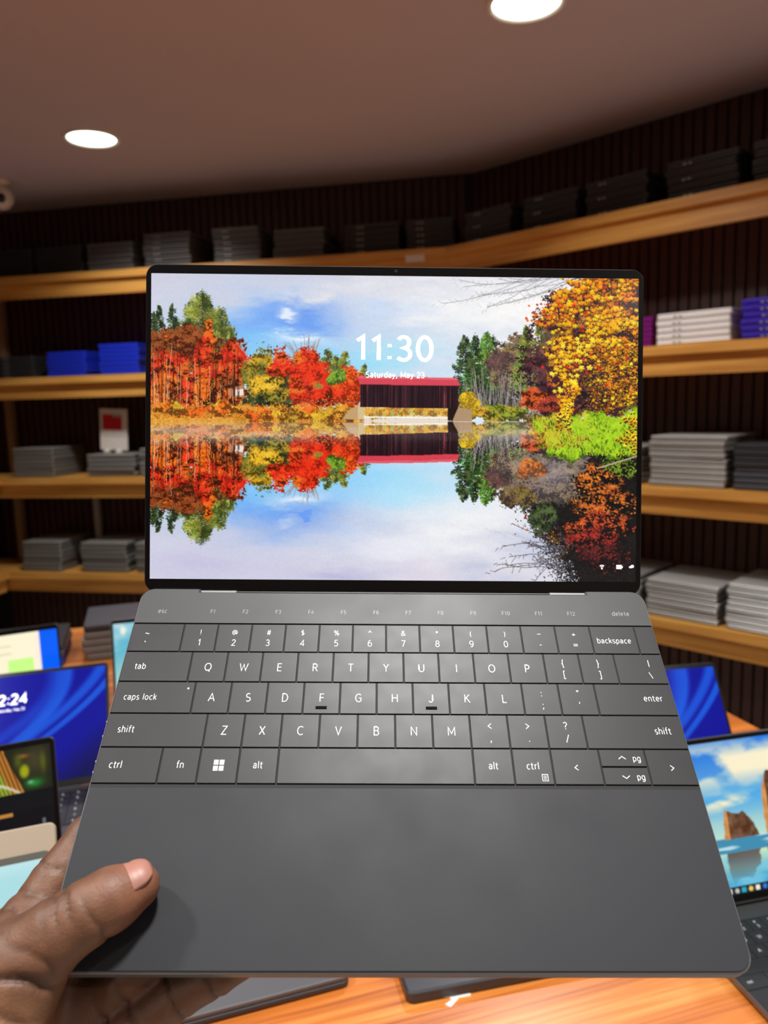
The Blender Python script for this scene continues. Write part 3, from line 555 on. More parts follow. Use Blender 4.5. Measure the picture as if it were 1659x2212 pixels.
def paint_beach(seed=5):
    c = Canvas(420, 262, seed); u = c.X / c.w; v = c.Y / c.h
    t = np.clip(v / 0.72, 0, 1)[..., None]
    c.im[:] = np.array([24, 112, 226.]) * (1 - t) + np.array([206, 240, 206.]) * t
    c.mix(np.clip(1 - np.abs(v - 0.36) * 6, 0, 1) * 0.6, (40, 160, 240))
    f = c.fbm(90, 50, 5)
    cl = np.clip((f - 0.40) * 5, 0, 1) * np.clip(1.25 - np.abs(v - 0.16) * 5.5, 0, 1); c.mix(cl, (250, 240, 206))
    cl = np.clip((c.fbm(70, 24, 4) - 0.42) * 5, 0, 1) * np.clip(1.1 - np.abs(v - 0.40) * 14, 0, 1); c.mix(cl, (252, 238, 200))
    sea = (v > 0.635) & (v < 0.73); c.im[sea] = np.array([60, 140, 176.])
    c.mix(np.where(sea, np.clip((c.fbm(60, 5, 3) - 0.5) * 6, 0, 1), 0), (190, 222, 232))
    sand = v >= 0.73
    t2 = np.clip((v - 0.73) / 0.22, 0, 1)[..., None]
    wet = np.array([206, 232, 196.]) * (1 - t2) + np.array([40, 150, 206.]) * t2
    c.im[sand] = wet[sand]; c.mix(np.where(sand, np.clip((c.fbm(80, 20, 4) - 0.5) * 4, 0, 0.8), 0), (120, 200, 226))
    tex = c.fbm(9, 9, 4)[..., None]; wob = 0.03 * (c.fbm(10, 10, 4) - 0.5)
    def rock(pts, base):
        U = np.array([p[0] for p in pts]); Vp = np.array([p[1] for p in pts])
        pr = np.interp(u + wob * 0.4, U, Vp, left=9, right=9) + wob
        k = (v > pr) & (v < base); c.im[k] = (np.array([100, 66, 44]) + 90 * (tex - 0.5))[k]
        k2 = k & (u < U[0] + 0.028); c.im[k2] = (np.array([206, 142, 76]) + 60 * (tex - 0.5))[k2]
        d = (v - base - 0.085); ref = (d > 0) & (d < (base - np.interp(u + wob, U, Vp, left=9, right=9)) * 1.05); f = np.clip(1 - d / 0.22, 0, 1)[..., None] * 0.85
        c.im[ref] = (c.im * (1 - f) + np.array([84, 60, 52]) * f)[ref]
    rock([(0.245, 0.66), (0.250, 0.52), (0.262, 0.445), (0.275, 0.46), (0.30, 0.485), (0.325, 0.49), (0.345, 0.475), (0.37, 0.51), (0.395, 0.56), (0.41, 0.65)], 0.645)
    rock([(0.445, 0.66), (0.45, 0.36), (0.48, 0.24), (0.55, 0.22), (0.62, 0.30), (0.70, 0.36), (0.73, 0.64)], 0.645)
    c.im[v > 0.945] = np.array([26, 30, 34])
    for i, (x, col) in enumerate(((0.03, (230, 230, 230)), (0.235, (220, 220, 220)), (0.268, (190, 190, 190)), (0.30, (30, 170, 200)), (0.333, (240, 200, 100)), (0.366, (240, 236, 226)), (0.40, (40, 120, 220)))):
        d = np.maximum(np.abs(u - x) * 1.6, np.abs(v - 0.972)) if i % 2 else np.hypot((u - x) * 1.6, v - 0.972)
        c.im[d < 0.016] = np.array(col)
    return np.clip(c.im, 0, 255)

def paint_page(seed=9):
    c = Canvas(200, 125, seed); u = c.X / c.w; v = c.Y / c.h
    c.im[:] = np.array([255, 246, 214.])
    c.im[u > 0.885] = np.array([0, 96, 250]); c.mix(np.clip(1 - np.abs(u - 0.872) / 0.012, 0, 1), (255, 236, 232))
    for y in (0.12, 0.20): c.mix(np.where((np.abs(v - y) < 0.012) & (u < 0.72), 0.25, 0), (180, 170, 140))
    g = (u > 0.69) & (u < 0.845) & (v > 0.27) & (v < 0.41); c.im[g] = np.array([204, 255, 140])
    c.im[v > 0.95] = np.array([235, 240, 220])
    return c.im

def paint_bird(seed=11):
    """dark page below a close-up of striped plumage with blurred greenery"""
    c = Canvas(480, 300, seed); u = c.X / c.w; v = c.Y / c.h
    c.im[:] = np.array([30, 32, 18.])
    B = lambda x, y, rx, ry, col, a, p=1.0: c.blob(x * 480, y * 300, rx * 480, ry * 300, col, a, p)
    B(.93, .10, .05, .10, (66, 62, 36), 0.9); B(.888, .165, .020, .048, (160, 165, 14), 1.0, 2.5); B(.885, .06, .022, .014, (160, 100, 36), 0.9); B(.965, .12, .012, .07, (96, 100, 20), 0.8); B(.925, .255, .035, .03, (34, 130, 46), 1.0); B(.91, .245, .012, .012, (120, 190, 150), 0.9); B(.865, .09, .016, .05, (90, 100, 24), 0.8)
    edge = 0.812 + 0.26 * np.clip(v - 0.03, 0, 1); k = (u < edge)
    s_ = 0.5 + 0.5 * np.sin((u * 480 - v * 90) * 0.85)
    c.im[k] = (np.array([70, 104, 16]) * (1 - s_[..., None]) + np.array([170, 176, 60]) * s_[..., None])[k]
    k2 = k & (u > edge - 0.05); c.im[k2] = (np.array([92, 56, 12]) * (1 - s_[..., None]) + np.array([206, 134, 54]) * s_[..., None])[k2]
    k3 = k & (v > 0.255 + 0.05 * np.sin((u - 0.5) * 6)); c.im[k3] = (np.array([104, 76, 14]) * (1 - s_[..., None]) + np.array([196, 150, 60]) * s_[..., None])[k3]
    c.mix(np.where(k, np.clip(1 - np.abs(v - (0.225 + 3.0 * np.clip(u - 0.76, 0, 1) ** 1.6)) / 0.018, 0, 1), 0), (220, 214, 190))
    c.im[v > 0.305] = np.array([9, 12, 18])
    for y, x1, col in ((0.44, 0.832, (190, 130, 60)), (0.555, 0.835, (64, 68, 88)), (0.60, 0.81, (150, 110, 60)), (0.50, 0.7, (120, 90, 60))):
        c.im[(np.abs(v - y) < 0.011) & (u > 0.1) & (u < x1)] = np.array(col)
    c.im[(np.abs(u - 0.953) < 0.006) & (v > 0.50) & (v < 0.575)] = np.array([96, 100, 104])
    return np.clip(c.im, 0, 255)

def paint_lake(seed=13):
    c = Canvas(160, 100, seed); u = c.X / c.w; v = c.Y / c.h; t = v[..., None]
    c.im[:] = np.array([40, 160, 206.]) * (1 - t) + np.array([236, 240, 206.]) * t
    c.blob(10, 8, 3, 5, (255, 240, 190), 1.0, 2); c.mix(np.clip((c.fbm(50, 30, 4) - 0.5) * 3, 0, 0.7), (240, 244, 236))
    return np.clip(c.im, 0, 255)

def paint_cyan(seed=17):
    c = Canvas(60, 38, seed); c.im[:] = np.array([172, 222, 228.]); c.mix(np.clip(1 - c.Y / 4, 0, 1) * 0.4, (220, 245, 245)); return c.im

def screen_mesh(name, im, x0, x1, z0, z1):
    """grid in the local xz-plane facing -y, one vertex per picture element"""
    h, w = im.shape[:2]
    gx = np.linspace(x0, x1, w); gz = np.linspace(z1, z0, h)
    P = np.zeros((h, w, 3)); P[..., 0] = gx[None]; P[..., 2] = gz[:, None]
    idx = np.arange(h * w).reshape(h, w)
    Q = np.stack([idx[:-1, :-1], idx[1:, :-1], idx[1:, 1:], idx[:-1, 1:]], -1).reshape(-1, 4)
    me = bpy.data.meshes.new(name)
    me.vertices.add(h * w); me.vertices.foreach_set('co', P.ravel())
    me.loops.add(Q.size); me.loops.foreach_set('vertex_index', Q.ravel())
    me.polygons.add(len(Q)); me.polygons.foreach_set('loop_start', np.arange(0, Q.size, 4))
    me.update(calc_edges=True)
    at = me.color_attributes.new('picture', 'FLOAT_COLOR', 'POINT')
    C = np.ones((h * w, 4), np.float32); C[:, :3] = lin(im.reshape(-1, 3))
    at.data.foreach_set('color', C.ravel())
    return me

def screen_material(name, strength):
    m = bpy.data.materials.new(name); m.use_nodes = True; nt = m.node_tree; b = nt.nodes['Principled BSDF']
    a = nt.nodes.new('ShaderNodeAttribute'); a.attribute_name = 'picture'
    b.inputs['Base Color'].default_value = (0.004, 0.004, 0.004, 1); b.inputs['Roughness'].default_value = 0.12; b.inputs['Specular IOR Level'].default_value = 0.35
    nt.links.new(a.outputs['Color'], b.inputs['Emission Color']); b.inputs['Emission Strength'].default_value = strength
    m.cycles.emission_sampling = 'NONE'
    return m

# ------------------------------------------------------------------ the room
nL = (0.19825725, 0.98015002); tL = (0.98015002, -0.19825725); DL = 3.30       # back wall with shelves
nR = (0.70889804, 0.70531097); tR = (0.70531097, -0.70889804); DR = 2.536      # slanting right wall with shelves
SD = 0.334                                                                      # shelf depth
def P2(t, n, s, d): return np.array([s * t[0] + d * n[0], s * t[1] + d * n[1]])
def meet(d1, d2):
    return np.linalg.solve(np.array([nL, nR]), [d1, d2])
nC = (-tL[0], -tL[1]); tC = nL                 # side wall on the left: its outward normal points along -tL
DC = 2.58                                      # distance of its shelf fronts
S_TOP = [1.993, 1.525, 1.046, 0.577]

wood_shelf = wood('pine_wood', (168, 112, 48), (200, 144, 68), (218, 166, 86), 0.42, 1.5, 22.0)
wood_table = wood('orange_wood', (132, 62, 22), (206, 118, 48), (234, 156, 78), 0.36, 1.3, 30.0, 0.2)
M_slat = mat('slat_brown', (62, 32, 23), 0.55, noise=0.35, nscale=6)
M_wall = mat('wall_dark', (22, 12, 10), 0.8, noise=0.1)
M_ceil = mat('ceiling_paint', (190, 182, 196), 0.9, noise=0.03, nscale=2)
M_plain = mat('plaster', (190, 176, 160), 0.9, noise=0.04, nscale=3)
M_floor = mat('floor_tile', (186, 176, 164), 0.35, noise=0.06, nscale=4)

cw = meet(DL + SD, DR + SD)                     # corner between back and right wall
cl = P2(tL, nL, -DC - SD, DL + SD)              # corner between back and left wall
rE = cw + 3.3 * np.array(tR)                    # far end of the right wall
lE = cl - 2.6 * np.array(nL)                    # near end of the left wall
pts = [lE, cl, cw, rE, np.array([rE[0], -3.0]), np.array([lE[0], -3.0])]
def wall(name, a, b, m, th=0.08):
    a, b = np.array(a), np.array(b); d = (b - a) / np.linalg.norm(b - a); L = np.linalg.norm(b - a)
    n = np.array([-d[1], d[0]])                # outward: the points run clockwise seen from above
    M = Matrix.Identity(4); M[0][0], M[1][0] = d; M[0][1], M[1][1] = n; M[0][3], M[1][3] = a
    return struct(link(name, mesh(name, *box(0, L, 0, th, 0, CEIL_Z)), m, M=M)), L
wb, Lb = wall('wall_back', cl, cw, M_wall)
wr, Lr = wall('wall_right', cw, rE, M_wall)
wl_, Ll = wall('wall_left', lE, cl, M_wall)
wall('wall_side', rE, pts[4], M_plain); wall('wall_front', pts[4], pts[5], M_plain); wall('wall_entry', pts[5], lE, M_plain)
xs = [p[0] for p in pts]; ys = [p[1] for p in pts]
struct(link('floor', mesh('floor', *box(min(xs) - .1, max(xs) + .1, -3.1, max(ys) + .1, -0.1, 0)), M_floor))
struct(link('ceiling', mesh('ceiling', *box(min(xs) - .1, max(xs) + .1, -3.1, max(ys) + .1, CEIL_Z, CEIL_Z + 0.1)), M_ceil))
# upright slats, each its own piece
SLAT = mesh('slat', *cbox(0.003, 0.033, -0.013, 0.0, 0.0, CEIL_Z - 0.006, 0.0025))
def slats(w, L, a, b):
    k = int(a / 0.04)
    while (k + 1) * 0.04 < b:
        link('slat', SLAT, M_slat, w, (k * 0.04, 0, 0)); k += 1
slats(wb, Lb, 0.08, Lb); slats(wr, Lr, 0.02, 2.3); slats(wl_, Ll, Ll - 0.5, Ll)

# shelves: board with an overhanging front edge, and a set-back fascia below
def prism(poly, z0, z1):
    return loft([[(p[0], p[1], z0) for p in poly], [(p[0], p[1], z1) for p in poly]])
def inter(pa, na, pb, nb):
    return np.linalg.solve(np.array([na, nb]), [pa, pb])
RLEN = 2.1
def shelf_poly(which, f, b):
    """outline between depth f (front) and b (back) of one wall's shelf, mitred at the corners"""
    if which == 'L':
        return [inter(DC + SD - 0.016, nC, DL + f, nL), inter(DL + f, nL, DR + f, nR), inter(DL + b, nL, DR + b, nR), inter(DC + SD - 0.016, nC, DL + b, nL)]
    if which == 'R':
        a = inter(DL + f, nL, DR + f, nR); d = inter(DL + b, nL, DR + b, nR)
        return [a, a + RLEN * np.array(tR), d + RLEN * np.array(tR), d]
    a = inter(DC + f, nC, DL - 0.001, nL); d = inter(DC + b, nC, DL - 0.001, nL)
    return [a - 0.9 * np.array(nL), a, d, d - 0.9 * np.array(nL)]
NM = ['top', 'second', 'third', 'lowest']
for i, z in enumerate(S_TOP):
    for wch, lab in (('L', 'pine {} shelf on the back wall, left of the corner bend'), ('R', 'pine {} shelf on the slanting right wall'), ('C', 'end of the {} pine shelf turning toward us at far left')):
        if wch == 'C' and i < 2: continue
        pb = shelf_poly(wch, 0.0, SD - 0.016); pf = shelf_poly(wch, 0.024, 0.046)
        o = np.mean(pb, axis=0)
        ang = {'L': math.atan2(tL[1], tL[0]), 'R': math.atan2(tR[1], tR[0]), 'C': math.atan2(nL[1], nL[0])}[wch]
        Mx = Matrix.Translation((o[0], o[1], z)) @ Matrix.Rotation(ang, 4, 'Z')
        inv = Mx.inverted()
        def loc(vf): return [tuple(inv @ Vector(p)) for p in vf[0]], vf[1]
        e = empty('shelf', Mx); tag(e, lab.format(NM[i]), 'shelf', 'pine display shelves')
        g = 0.0008 if wch != 'L' else 0.0
        link('board', mesh('board', *loc(prism(pb, z - 0.032, z))), wood_shelf, e)
        link('fascia', mesh('fascia', *loc(prism(pf, z - 0.1, z - 0.0325))), wood_shelf, e)
# slim uprights standing between the shelves
M_post = mat('post_brown', (150, 122, 92), 0.6, noise=0.15)
M_steel = mat('post_steel', (170, 166, 162), 0.4, 0.6)
POST = ['upper', 'middle', 'lower']
for k in range(3):
    z0, z1 = S_TOP[k + 1], S_TOP[k] - 0.1
    e = link('shelf_upright', mesh('shelf_upright', *cbox(-.018, .018, -.018, .018, 0, z1 - z0 + 0.066, .003)), M_post, M=frame2d(tL, nL, -2.705, DL + 0.285, z0))
    tag(e, f'slim brown upright at the far left shelf corner, {POST[k]} of three', 'post', 'shelf uprights')
e = link('shelf_upright', mesh('shelf_upright', *cbox(-.016, .016, -.014, .014, 0, 0.369 + 0.066, .003)), M_steel, M=frame2d(tL, nL, -2.245, DL + 0.285, S_TOP[3]))
tag(e, 'pale steel upright behind the grey stacks on the lowest left shelf', 'post', 'shelf uprights')

# downlights
M_trim = mat('lamp_trim', (225, 225, 220), 0.4)
M_glow = mat('lamp_glow', (255, 255, 250), 0.5, emit=(250, 255, 240), estr=6.0)
M_refl = mat('lamp_reflector', (235, 235, 230), 0.25, 0.3)
TRIM = mesh('trim', *lathe([(0.086, -0.001), (0.088, -0.006), (0.096, -0.009), (0.103, -0.006), (0.104, 0.0)], 48), True)
DIFF = mesh('diffuser', *lathe([(0.0001, -0.0055), (0.03, -0.0052), (0.06, -0.0042), (0.0865, -0.0025), (0.0865, -0.0005)], 48), True)
RING = mesh('lens_ring', *lathe([(0.036, -0.0062), (0.040, -0.0085), (0.044, -0.0062)], 40), True)
LL = ['round white ceiling downlight at upper left above the shelves', 'round white ceiling downlight cut by the top edge of the photo']
for i, (x, y) in enumerate(LAMPS):
    e = empty('downlight', Matrix.Translation((x, y, CEIL_Z)))
    tag(e, LL[i] if i < 2 else ['round ceiling downlight near the right wall, out of view', 'round ceiling downlight right above the held laptop', 'round ceiling downlight to the left of the table', 'round ceiling downlight behind and right of the viewer', 'round ceiling downlight behind and left of the viewer', 'round ceiling downlight farthest behind the viewer'][i - 2], 'light', 'ceiling downlights')
    link('trim', TRIM, M_trim, e); link('diffuser', DIFF, M_glow, e); link('lens_ring', RING, M_glow, e)
    ld = bpy.data.lights.new('lamp', 'AREA'); ld.shape = 'DISK'; ld.size = 0.16; ld.energy = LAMP_POWER; ld.color = (1.0, 0.98, 0.95); ld.spread = math.radians(132)
    lo = link('lamp', ld, None, e, (0, 0, -0.011)) if False else bpy.data.objects.new('lamp', ld)
    COL.objects.link(lo); lo.parent = e; lo.location = (0, 0, -0.012)

# security camera at the left edge of the ceiling
M_white = mat('white_plastic', (214, 208, 200), 0.4)
M_black = mat('black_glass', (10, 10, 11), 0.15)
e = empty('security_camera', Matrix.Translation((-1.640, 3.526, CEIL_Z)))
tag(e, 'white round security camera under the ceiling at the left edge', 'camera')
link('mount', mesh('mount', *lathe([(0.045, 0.0), (0.045, -0.012), (0.03, -0.02), (0.022, -0.03)], 32), True), M_white, e)
link('housing', mesh('housing', *lathe([(0.0001, -0.02)] + [(0.053 * math.sin(math.pi * k / 14), -0.072 + 0.053 * math.cos(math.pi * k / 14)) for k in range(1, 14)] + [(0.0001, -0.125)], 36), True), M_white, e)
link('lens', mesh('lens', *lathe([(0.0001, 0.012), (0.012, 0.010), (0.02, 0.003), (0.02, 0.0)], 24), True), M_black, e, M=Matrix.Translation((0.02, -0.042, -0.085)) @ Matrix.Rotation(math.radians(105), 4, 'X'))

# ------------------------------------------------------------------ stacks of closed laptops
M_rub = mat('hinge_and_gap_black', (16, 16, 17), 0.5)
M_port = mat('port_metal', (190, 190, 190), 0.35, 0.5)
M_portd = mat('port_dark', (30, 28, 30), 0.6)
FIN = {
    'black': mat('shell_black', (42, 43, 46), 0.34, 0.1, noise=0.25, nscale=9), 'charcoal': mat('shell_charcoal', (84, 84, 86), 0.36, 0.35, noise=0.2, nscale=9),
    'blue': mat('shell_blue', (30, 52, 200), 0.4, 0.2, noise=0.12, nscale=9), 'purple': mat('shell_purple', (128, 26, 122), 0.4, 0.2, noise=0.1),
    'white': mat('shell_white', (240, 237, 235), 0.45, noise=0.05), 'violet': mat('shell_violet', (62, 44, 176), 0.3, 0.4, noise=0.1),
    'silver': mat('shell_silver', (150, 149, 146), 0.38, 0.55, noise=0.12, nscale=9), 'grey': mat('shell_grey', (112, 111, 108), 0.42, 0.4, noise=0.15, nscale=9), 'dark grey': mat('shell_dark', (58, 58, 64), 0.38, 0.45, noise=0.15, nscale=9)}
LIDF = {k: mat('lid_' + k.replace(' ', '_'), c_, 0.36, 0.3, noise=0.15, nscale=9) for k, c_ in (('black', (58, 59, 63)), ('charcoal', (104, 104, 106)), ('blue', (36, 62, 224)), ('purple', (146, 34, 140)), ('white', (248, 246, 244)), ('violet', (84, 64, 214)), ('silver', (184, 183, 180)), ('grey', (146, 144, 140)), ('dark grey', (84, 84, 92)))}
_LM = {}
def laptop_meshes(w, d, t):
    k = (round(w, 3), round(d, 3), round(t, 4))
    if k not in _LM:
        r = 0.008
        bs = slab(-w / 2, w / 2, 0, d, t * 0.07, t * 0.50, r, t * 0.13, 3)
        li = slab(-w / 2, w / 2, 0.0005, d - 0.004, t * 0.56, t * 0.92, r, t * 0.10, 3)
        hg = cbox(-w / 2 + 0.012, w / 2 - 0.012, 0.012, d - 0.012, -t * 0.08, t * 0.9, 0.0004)  # dark spacer core: stands in for the shade in the gaps between laptops
        ft = cbox(-0.01, 0.01, 0, 0.01, 0, 0.001, 0.0002)
        pt = cbox(-0.0045, 0.0045, -0.0006, 0.002, -t * 0.09, t * 0.09, 0.0003)
        _LM[k] = [mesh(n, *g) for n, g in (('base', bs), ('lid', li), ('gap_shade_core', hg), ('foot', ft), ('port', pt))]
    return _LM[k]
ORD = ['top', 'second', 'third', 'fourth', 'fifth', 'sixth', 'seventh', 'eighth', 'ninth', 'tenth']
def obj_mat(o, m):
    o.material_slots[0].link = 'OBJECT'; o.material_slots[0].material = m
def stack(t, n, s0, s1, D, z, count, th, fins, where, group, ports=None, inset=0.024, depth=0.286, every=1, jit=0.005):
    w = s1 - s0
    for k in range(count):
        fin = fins[k % len(fins)] if isinstance(fins, list) else fins
        ms = laptop_meshes(w, depth, th)
        j = rnd.uniform(-jit, jit); a = rnd.uniform(-0.012, 0.012)
        M = frame2d(t, n, (s0 + s1) / 2 + j, D + inset + rnd.uniform(0, jit), z + 0.081 * th + k * (th + 0.0004)) @ Matrix.Rotation(a, 4, 'Z')
        e = empty('closed_laptop', M)
        rank = count - 1 - k
        word = 'bottom' if rank == count - 1 else ORD[rank]
        pos = f'{word} {fin} closed laptop' if rank in (0, count - 1) else f'{fin} closed laptop, {word} from top'
        tag(e, f'{pos}, {where}', 'laptop', group)
        for nm, me, m in (('base', ms[0], FIN[fin]), ('lid', ms[1], LIDF[fin]), ('gap_shade_core', ms[2], M_rub)):
            o = link(nm, me, m, e); obj_mat(o, m)
        if ports is not None and k % every == 0:
            for q in (0, 0.018):
                o = link('port', ms[4], ports, e, (-w / 2 + w * 0.26 + q, 0, th * 0.32)); obj_mat(o, ports)
Z1, Z2, Z3, Z4 = S_TOP
top = [(-2.553, -2.320, 5), (-2.306, -2.062, 5), (-2.036, -1.806, 5), (-1.752, -1.525, 6), (-1.415, -1.196, 6), (-1.135, -0.905, 5), (-0.812, -0.572, 5), (-0.548, -0.342, 5)]
NTH = ['first', 'second', 'third', 'fourth', 'fifth', 'sixth', 'seventh', 'eighth', 'ninth', 'tenth', 'eleventh', 'twelfth', 'thirteenth']
for i, (a, b, n) in enumerate(top):
    fin = ['black', 'black', 'charcoal', 'charcoal', 'charcoal', 'charcoal', 'black', 'black'][i]
    stack(tL, nL, a, b, DL, Z1, n, 0.0246, fin, f'{NTH[i]} stack from left on top shelf', 'laptop stacks on the top shelf', M_port if i in (3, 4, 6, 7) else None, every=1)
for i, (a, b, n) in enumerate([(-2.061, -1.832, 5), (-1.777, -1.545, 5), (-1.509, -1.277, 5), (-1.208, -0.976, 5), (-0.936, -0.70, 5)]):
    stack(tR, nR, a, b, DR, Z1, n, 0.0240, 'black', f'{NTH[i + 8]} stack from left on top shelf', 'laptop stacks on the top shelf', M_port, every=2)
stack(tL, nL, -2.575, -2.365, DL, Z2, 5, 0.020, 'black', 'stack at the left end of the second shelf', 'laptop stacks on the second shelf', M_port)
stack(tL, nL, -2.294, -2.090, DL, Z2, 6, 0.0188, 'blue', 'shorter blue stack on the second shelf', 'laptop stacks on the second shelf')
stack(tL, nL, -2.018, -1.815, DL, Z2, 7, 0.0198, 'blue', 'taller blue stack beside the held screen', 'laptop stacks on the second shelf')
stack(tR, nR, -1.486, -1.246, DR, Z2, 6, 0.0165, 'purple', 'purple stack on the second right shelf', 'laptop stacks on the second shelf', jit=0.002)
stack(tR, nR, -1.233, -0.985, DR, Z2, 5, 0.0208, 'white', 'white stack on the second right shelf', 'laptop stacks on the second shelf', M_portd)
stack(tR, nR, -0.950, -0.70, DR, Z2, 6, 0.0205, 'violet', 'violet stack at the right edge', 'laptop stacks on the second shelf', M_port)
stack(tL, nL, -2.522, -2.300, DL, Z3, 7, 0.0200, 'grey', 'wide grey stack at left on third shelf', 'laptop stacks on the third shelf')
stack(tL, nL, -2.123, -1.872, DL, Z3, 5, 0.0210, 'grey', 'stack in front of the red sign', 'laptop stacks on the third shelf')
stack(tL, nL, -1.844, -1.615, DL, Z3, 6, 0.0215, 'grey', 'third-shelf stack beside the held screen edge', 'laptop stacks on the third shelf')
stack(tR, nR, -1.520, -1.280, DR, Z3, 7, 0.0190, 'silver', 'stack half hidden by the screen, third right shelf', 'laptop stacks on the third shelf', jit=0.004)
stack(tR, nR, -1.248, -0.985, DR, Z3, 9, 0.0190, 'silver', 'tall stack on third right shelf', 'laptop stacks on the third shelf', jit=0.006)
stack(tR, nR, -0.958, -0.715, DR, Z3, 8, 0.0185, ['dark grey', 'dark grey', 'dark grey', 'dark grey', 'black', 'black', 'black', 'black'], 'stack at right edge, third shelf', 'laptop stacks on the third shelf')
stack(tL, nL, -2.522, -2.306, DL, Z4, 7, 0.0208, 'grey', 'left grey stack on the lowest left shelf', 'laptop stacks on the lowest shelf')
stack(tL, nL, -2.197, -1.950, DL, Z4, 7, 0.0204, 'grey', 'middle grey stack on the lowest left shelf', 'laptop stacks on the lowest shelf')
stack(tL, nL, -1.906, -1.680, DL, Z4, 7, 0.0205, 'grey', 'lowest-left-shelf stack beside the held screen', 'laptop stacks on the lowest shelf')
stack(tR, nR, -1.500, -1.268, DR, Z4, 7, 0.0195, 'grey', 'stack mostly hidden by screen, lowest right shelf', 'laptop stacks on the lowest shelf')
stack(tR, nR, -1.249, -0.994, DR, Z4, 7, 0.0188, 'silver', 'wide grey stack on lowest right shelf', 'laptop stacks on the lowest shelf', jit=0.004)
stack(tR, nR, -0.966, -0.725, DR, Z4, 8, 0.0192, 'silver', 'grey stack at right edge, lowest shelf', 'laptop stacks on the lowest shelf', jit=0.004)
# on the shelf that turns toward us
stack((nL[0], nL[1]), nC, DL - 0.42, DL - 0.20, DC, Z3, 5, 0.0195, 'grey', 'stack cut by the left edge, third shelf', 'laptop stacks on the third shelf')
stack((nL[0], nL[1]), nC, DL - 0.38, DL - 0.15, DC, Z4, 6, 0.0250, 'grey', 'stack cut by the left edge, lowest shelf', 'laptop stacks on the lowest shelf')

# white sign with a red field behind the short stack
M_red = mat('sign_red', (196, 22, 40), 0.5)
M_line = mat('sign_line', (170, 165, 160), 0.6)
e = empty('sign_stand', frame2d(tL, nL, -2.036, DL + 0.135, Z3 + 5 * 0.0214) @ Matrix.Rotation(math.radians(3), 4, 'Y'))
tag(e, 'white upright sign with a red square standing on a grey laptop stack', 'sign')
link('panel', mesh('panel', *slab(-0.073, 0.073, -0.006, 0.006, 0.014, 0.215, 0.0055, 0.002)), M_white, e)
link('red_field', mesh('red_field', *cbox(-0.055, 0.047, -0.0072, -0.005, 0.112, 0.188, 0.0003)), M_red, e)
link('rule_line', mesh('rule_line', *cbox(-0.066, 0.066, -0.0068, -0.005, 0.082, 0.085, 0.0003)), M_line, e)
link('rule_line', mesh('rule_line', *cbox(0.0, 0.047, -0.0078, -0.006, 0.176, 0.188, 0.0003)), M_line, e)
for x in (-0.032, 0.032):
    link('foot', mesh('foot', *cbox(x - 0.012, x + 0.012, -0.022, 0.022, 0, 0.016, 0.003)), M_white, e)
# price tag at the shelf corner
e = link('price_tag', mesh('price_tag', *slab(-0.041, 0.041, -0.0015, 0.0, -0.0001, 0.030, 0.0007, 0.0003)), M_white, M=frame2d(tL, nL, -0.504, DL - 0.0005, Z1 - 0.052))
tag(e, 'small blank white tag on the front of the top shelf near the bend', 'tag')

# ------------------------------------------------------------------ table
TW = (0.9583, 0.2857); TA = (-0.2857, 0.9583); T_Z = 0.745         # along the table, and away from us
TM = frame2d(TW, TA, 0, 0, T_Z)
e = empty('display_table', frame2d(TW, TA, -0.18, 1.37, 0)); tag(e, 'long orange-brown wooden display table carrying the open laptops', 'table')
link('tabletop', mesh('tabletop', *cbox(-1.22, 1.218, -0.92, 0.93, T_Z - 0.036, T_Z, 0.003)), wood_table, e)
for y in (-0.86, 0.86): link('apron', mesh('apron', *box(-1.12, 1.12, y - 0.012, y + 0.012, T_Z - 0.13, T_Z - 0.0365)), wood_table, e)
for x in (-1.14, 1.14):
    for y in (-0.84, 0.84): link('leg', mesh('leg', *cbox(x - 0.035, x + 0.035, y - 0.035, y + 0.035, 0, T_Z - 0.0365, 0.004)), wood_table, e)
stack(TW, TA, -0.198, 0.042, 1.936, T_Z, 5, 0.0180, ['grey', 'grey', 'grey', 'grey', 'dark grey'], 'squat stack on the table beside the blue-sky screen', 'laptop stacks on the table', depth=0.20)
stack(TW, TA, -0.470, -0.240, 1.93, T_Z, 3, 0.0180, ['blue', 'dark grey', 'black'], 'low stack behind the blue screen on the table', 'laptop stacks on the table', jit=0.006, depth=0.20)

# torn scrap of white tape on the table
SP = (0.060, 0.715)
sc = [(-0.0115, -0.006), (-0.006, -0.010), (0.0, -0.003), (0.004, 0.002), (0.0165, 0.0045), (0.0165, 0.0085), (0.007, 0.0072), (0.001, 0.0065), (-0.0035, 0.0085), (-0.012, 0.0075), (-0.0125, 0.004), (-0.0055, 0.003), (-0.005, -0.001)]
o = link('paper_scrap', mesh('paper_scrap', *loft([[(x, y, 0.0) for x, y in sc], [(x * .98, y * .98, 0.0008) for x, y in sc]])), mat('paper_white', (236, 232, 226), 0.8, noise=0.05), M=Matrix.Translation((SP[0], SP[1], T_Z)))
tag(o, 'small torn scrap of white tape stuck on the tabletop', 'paper')

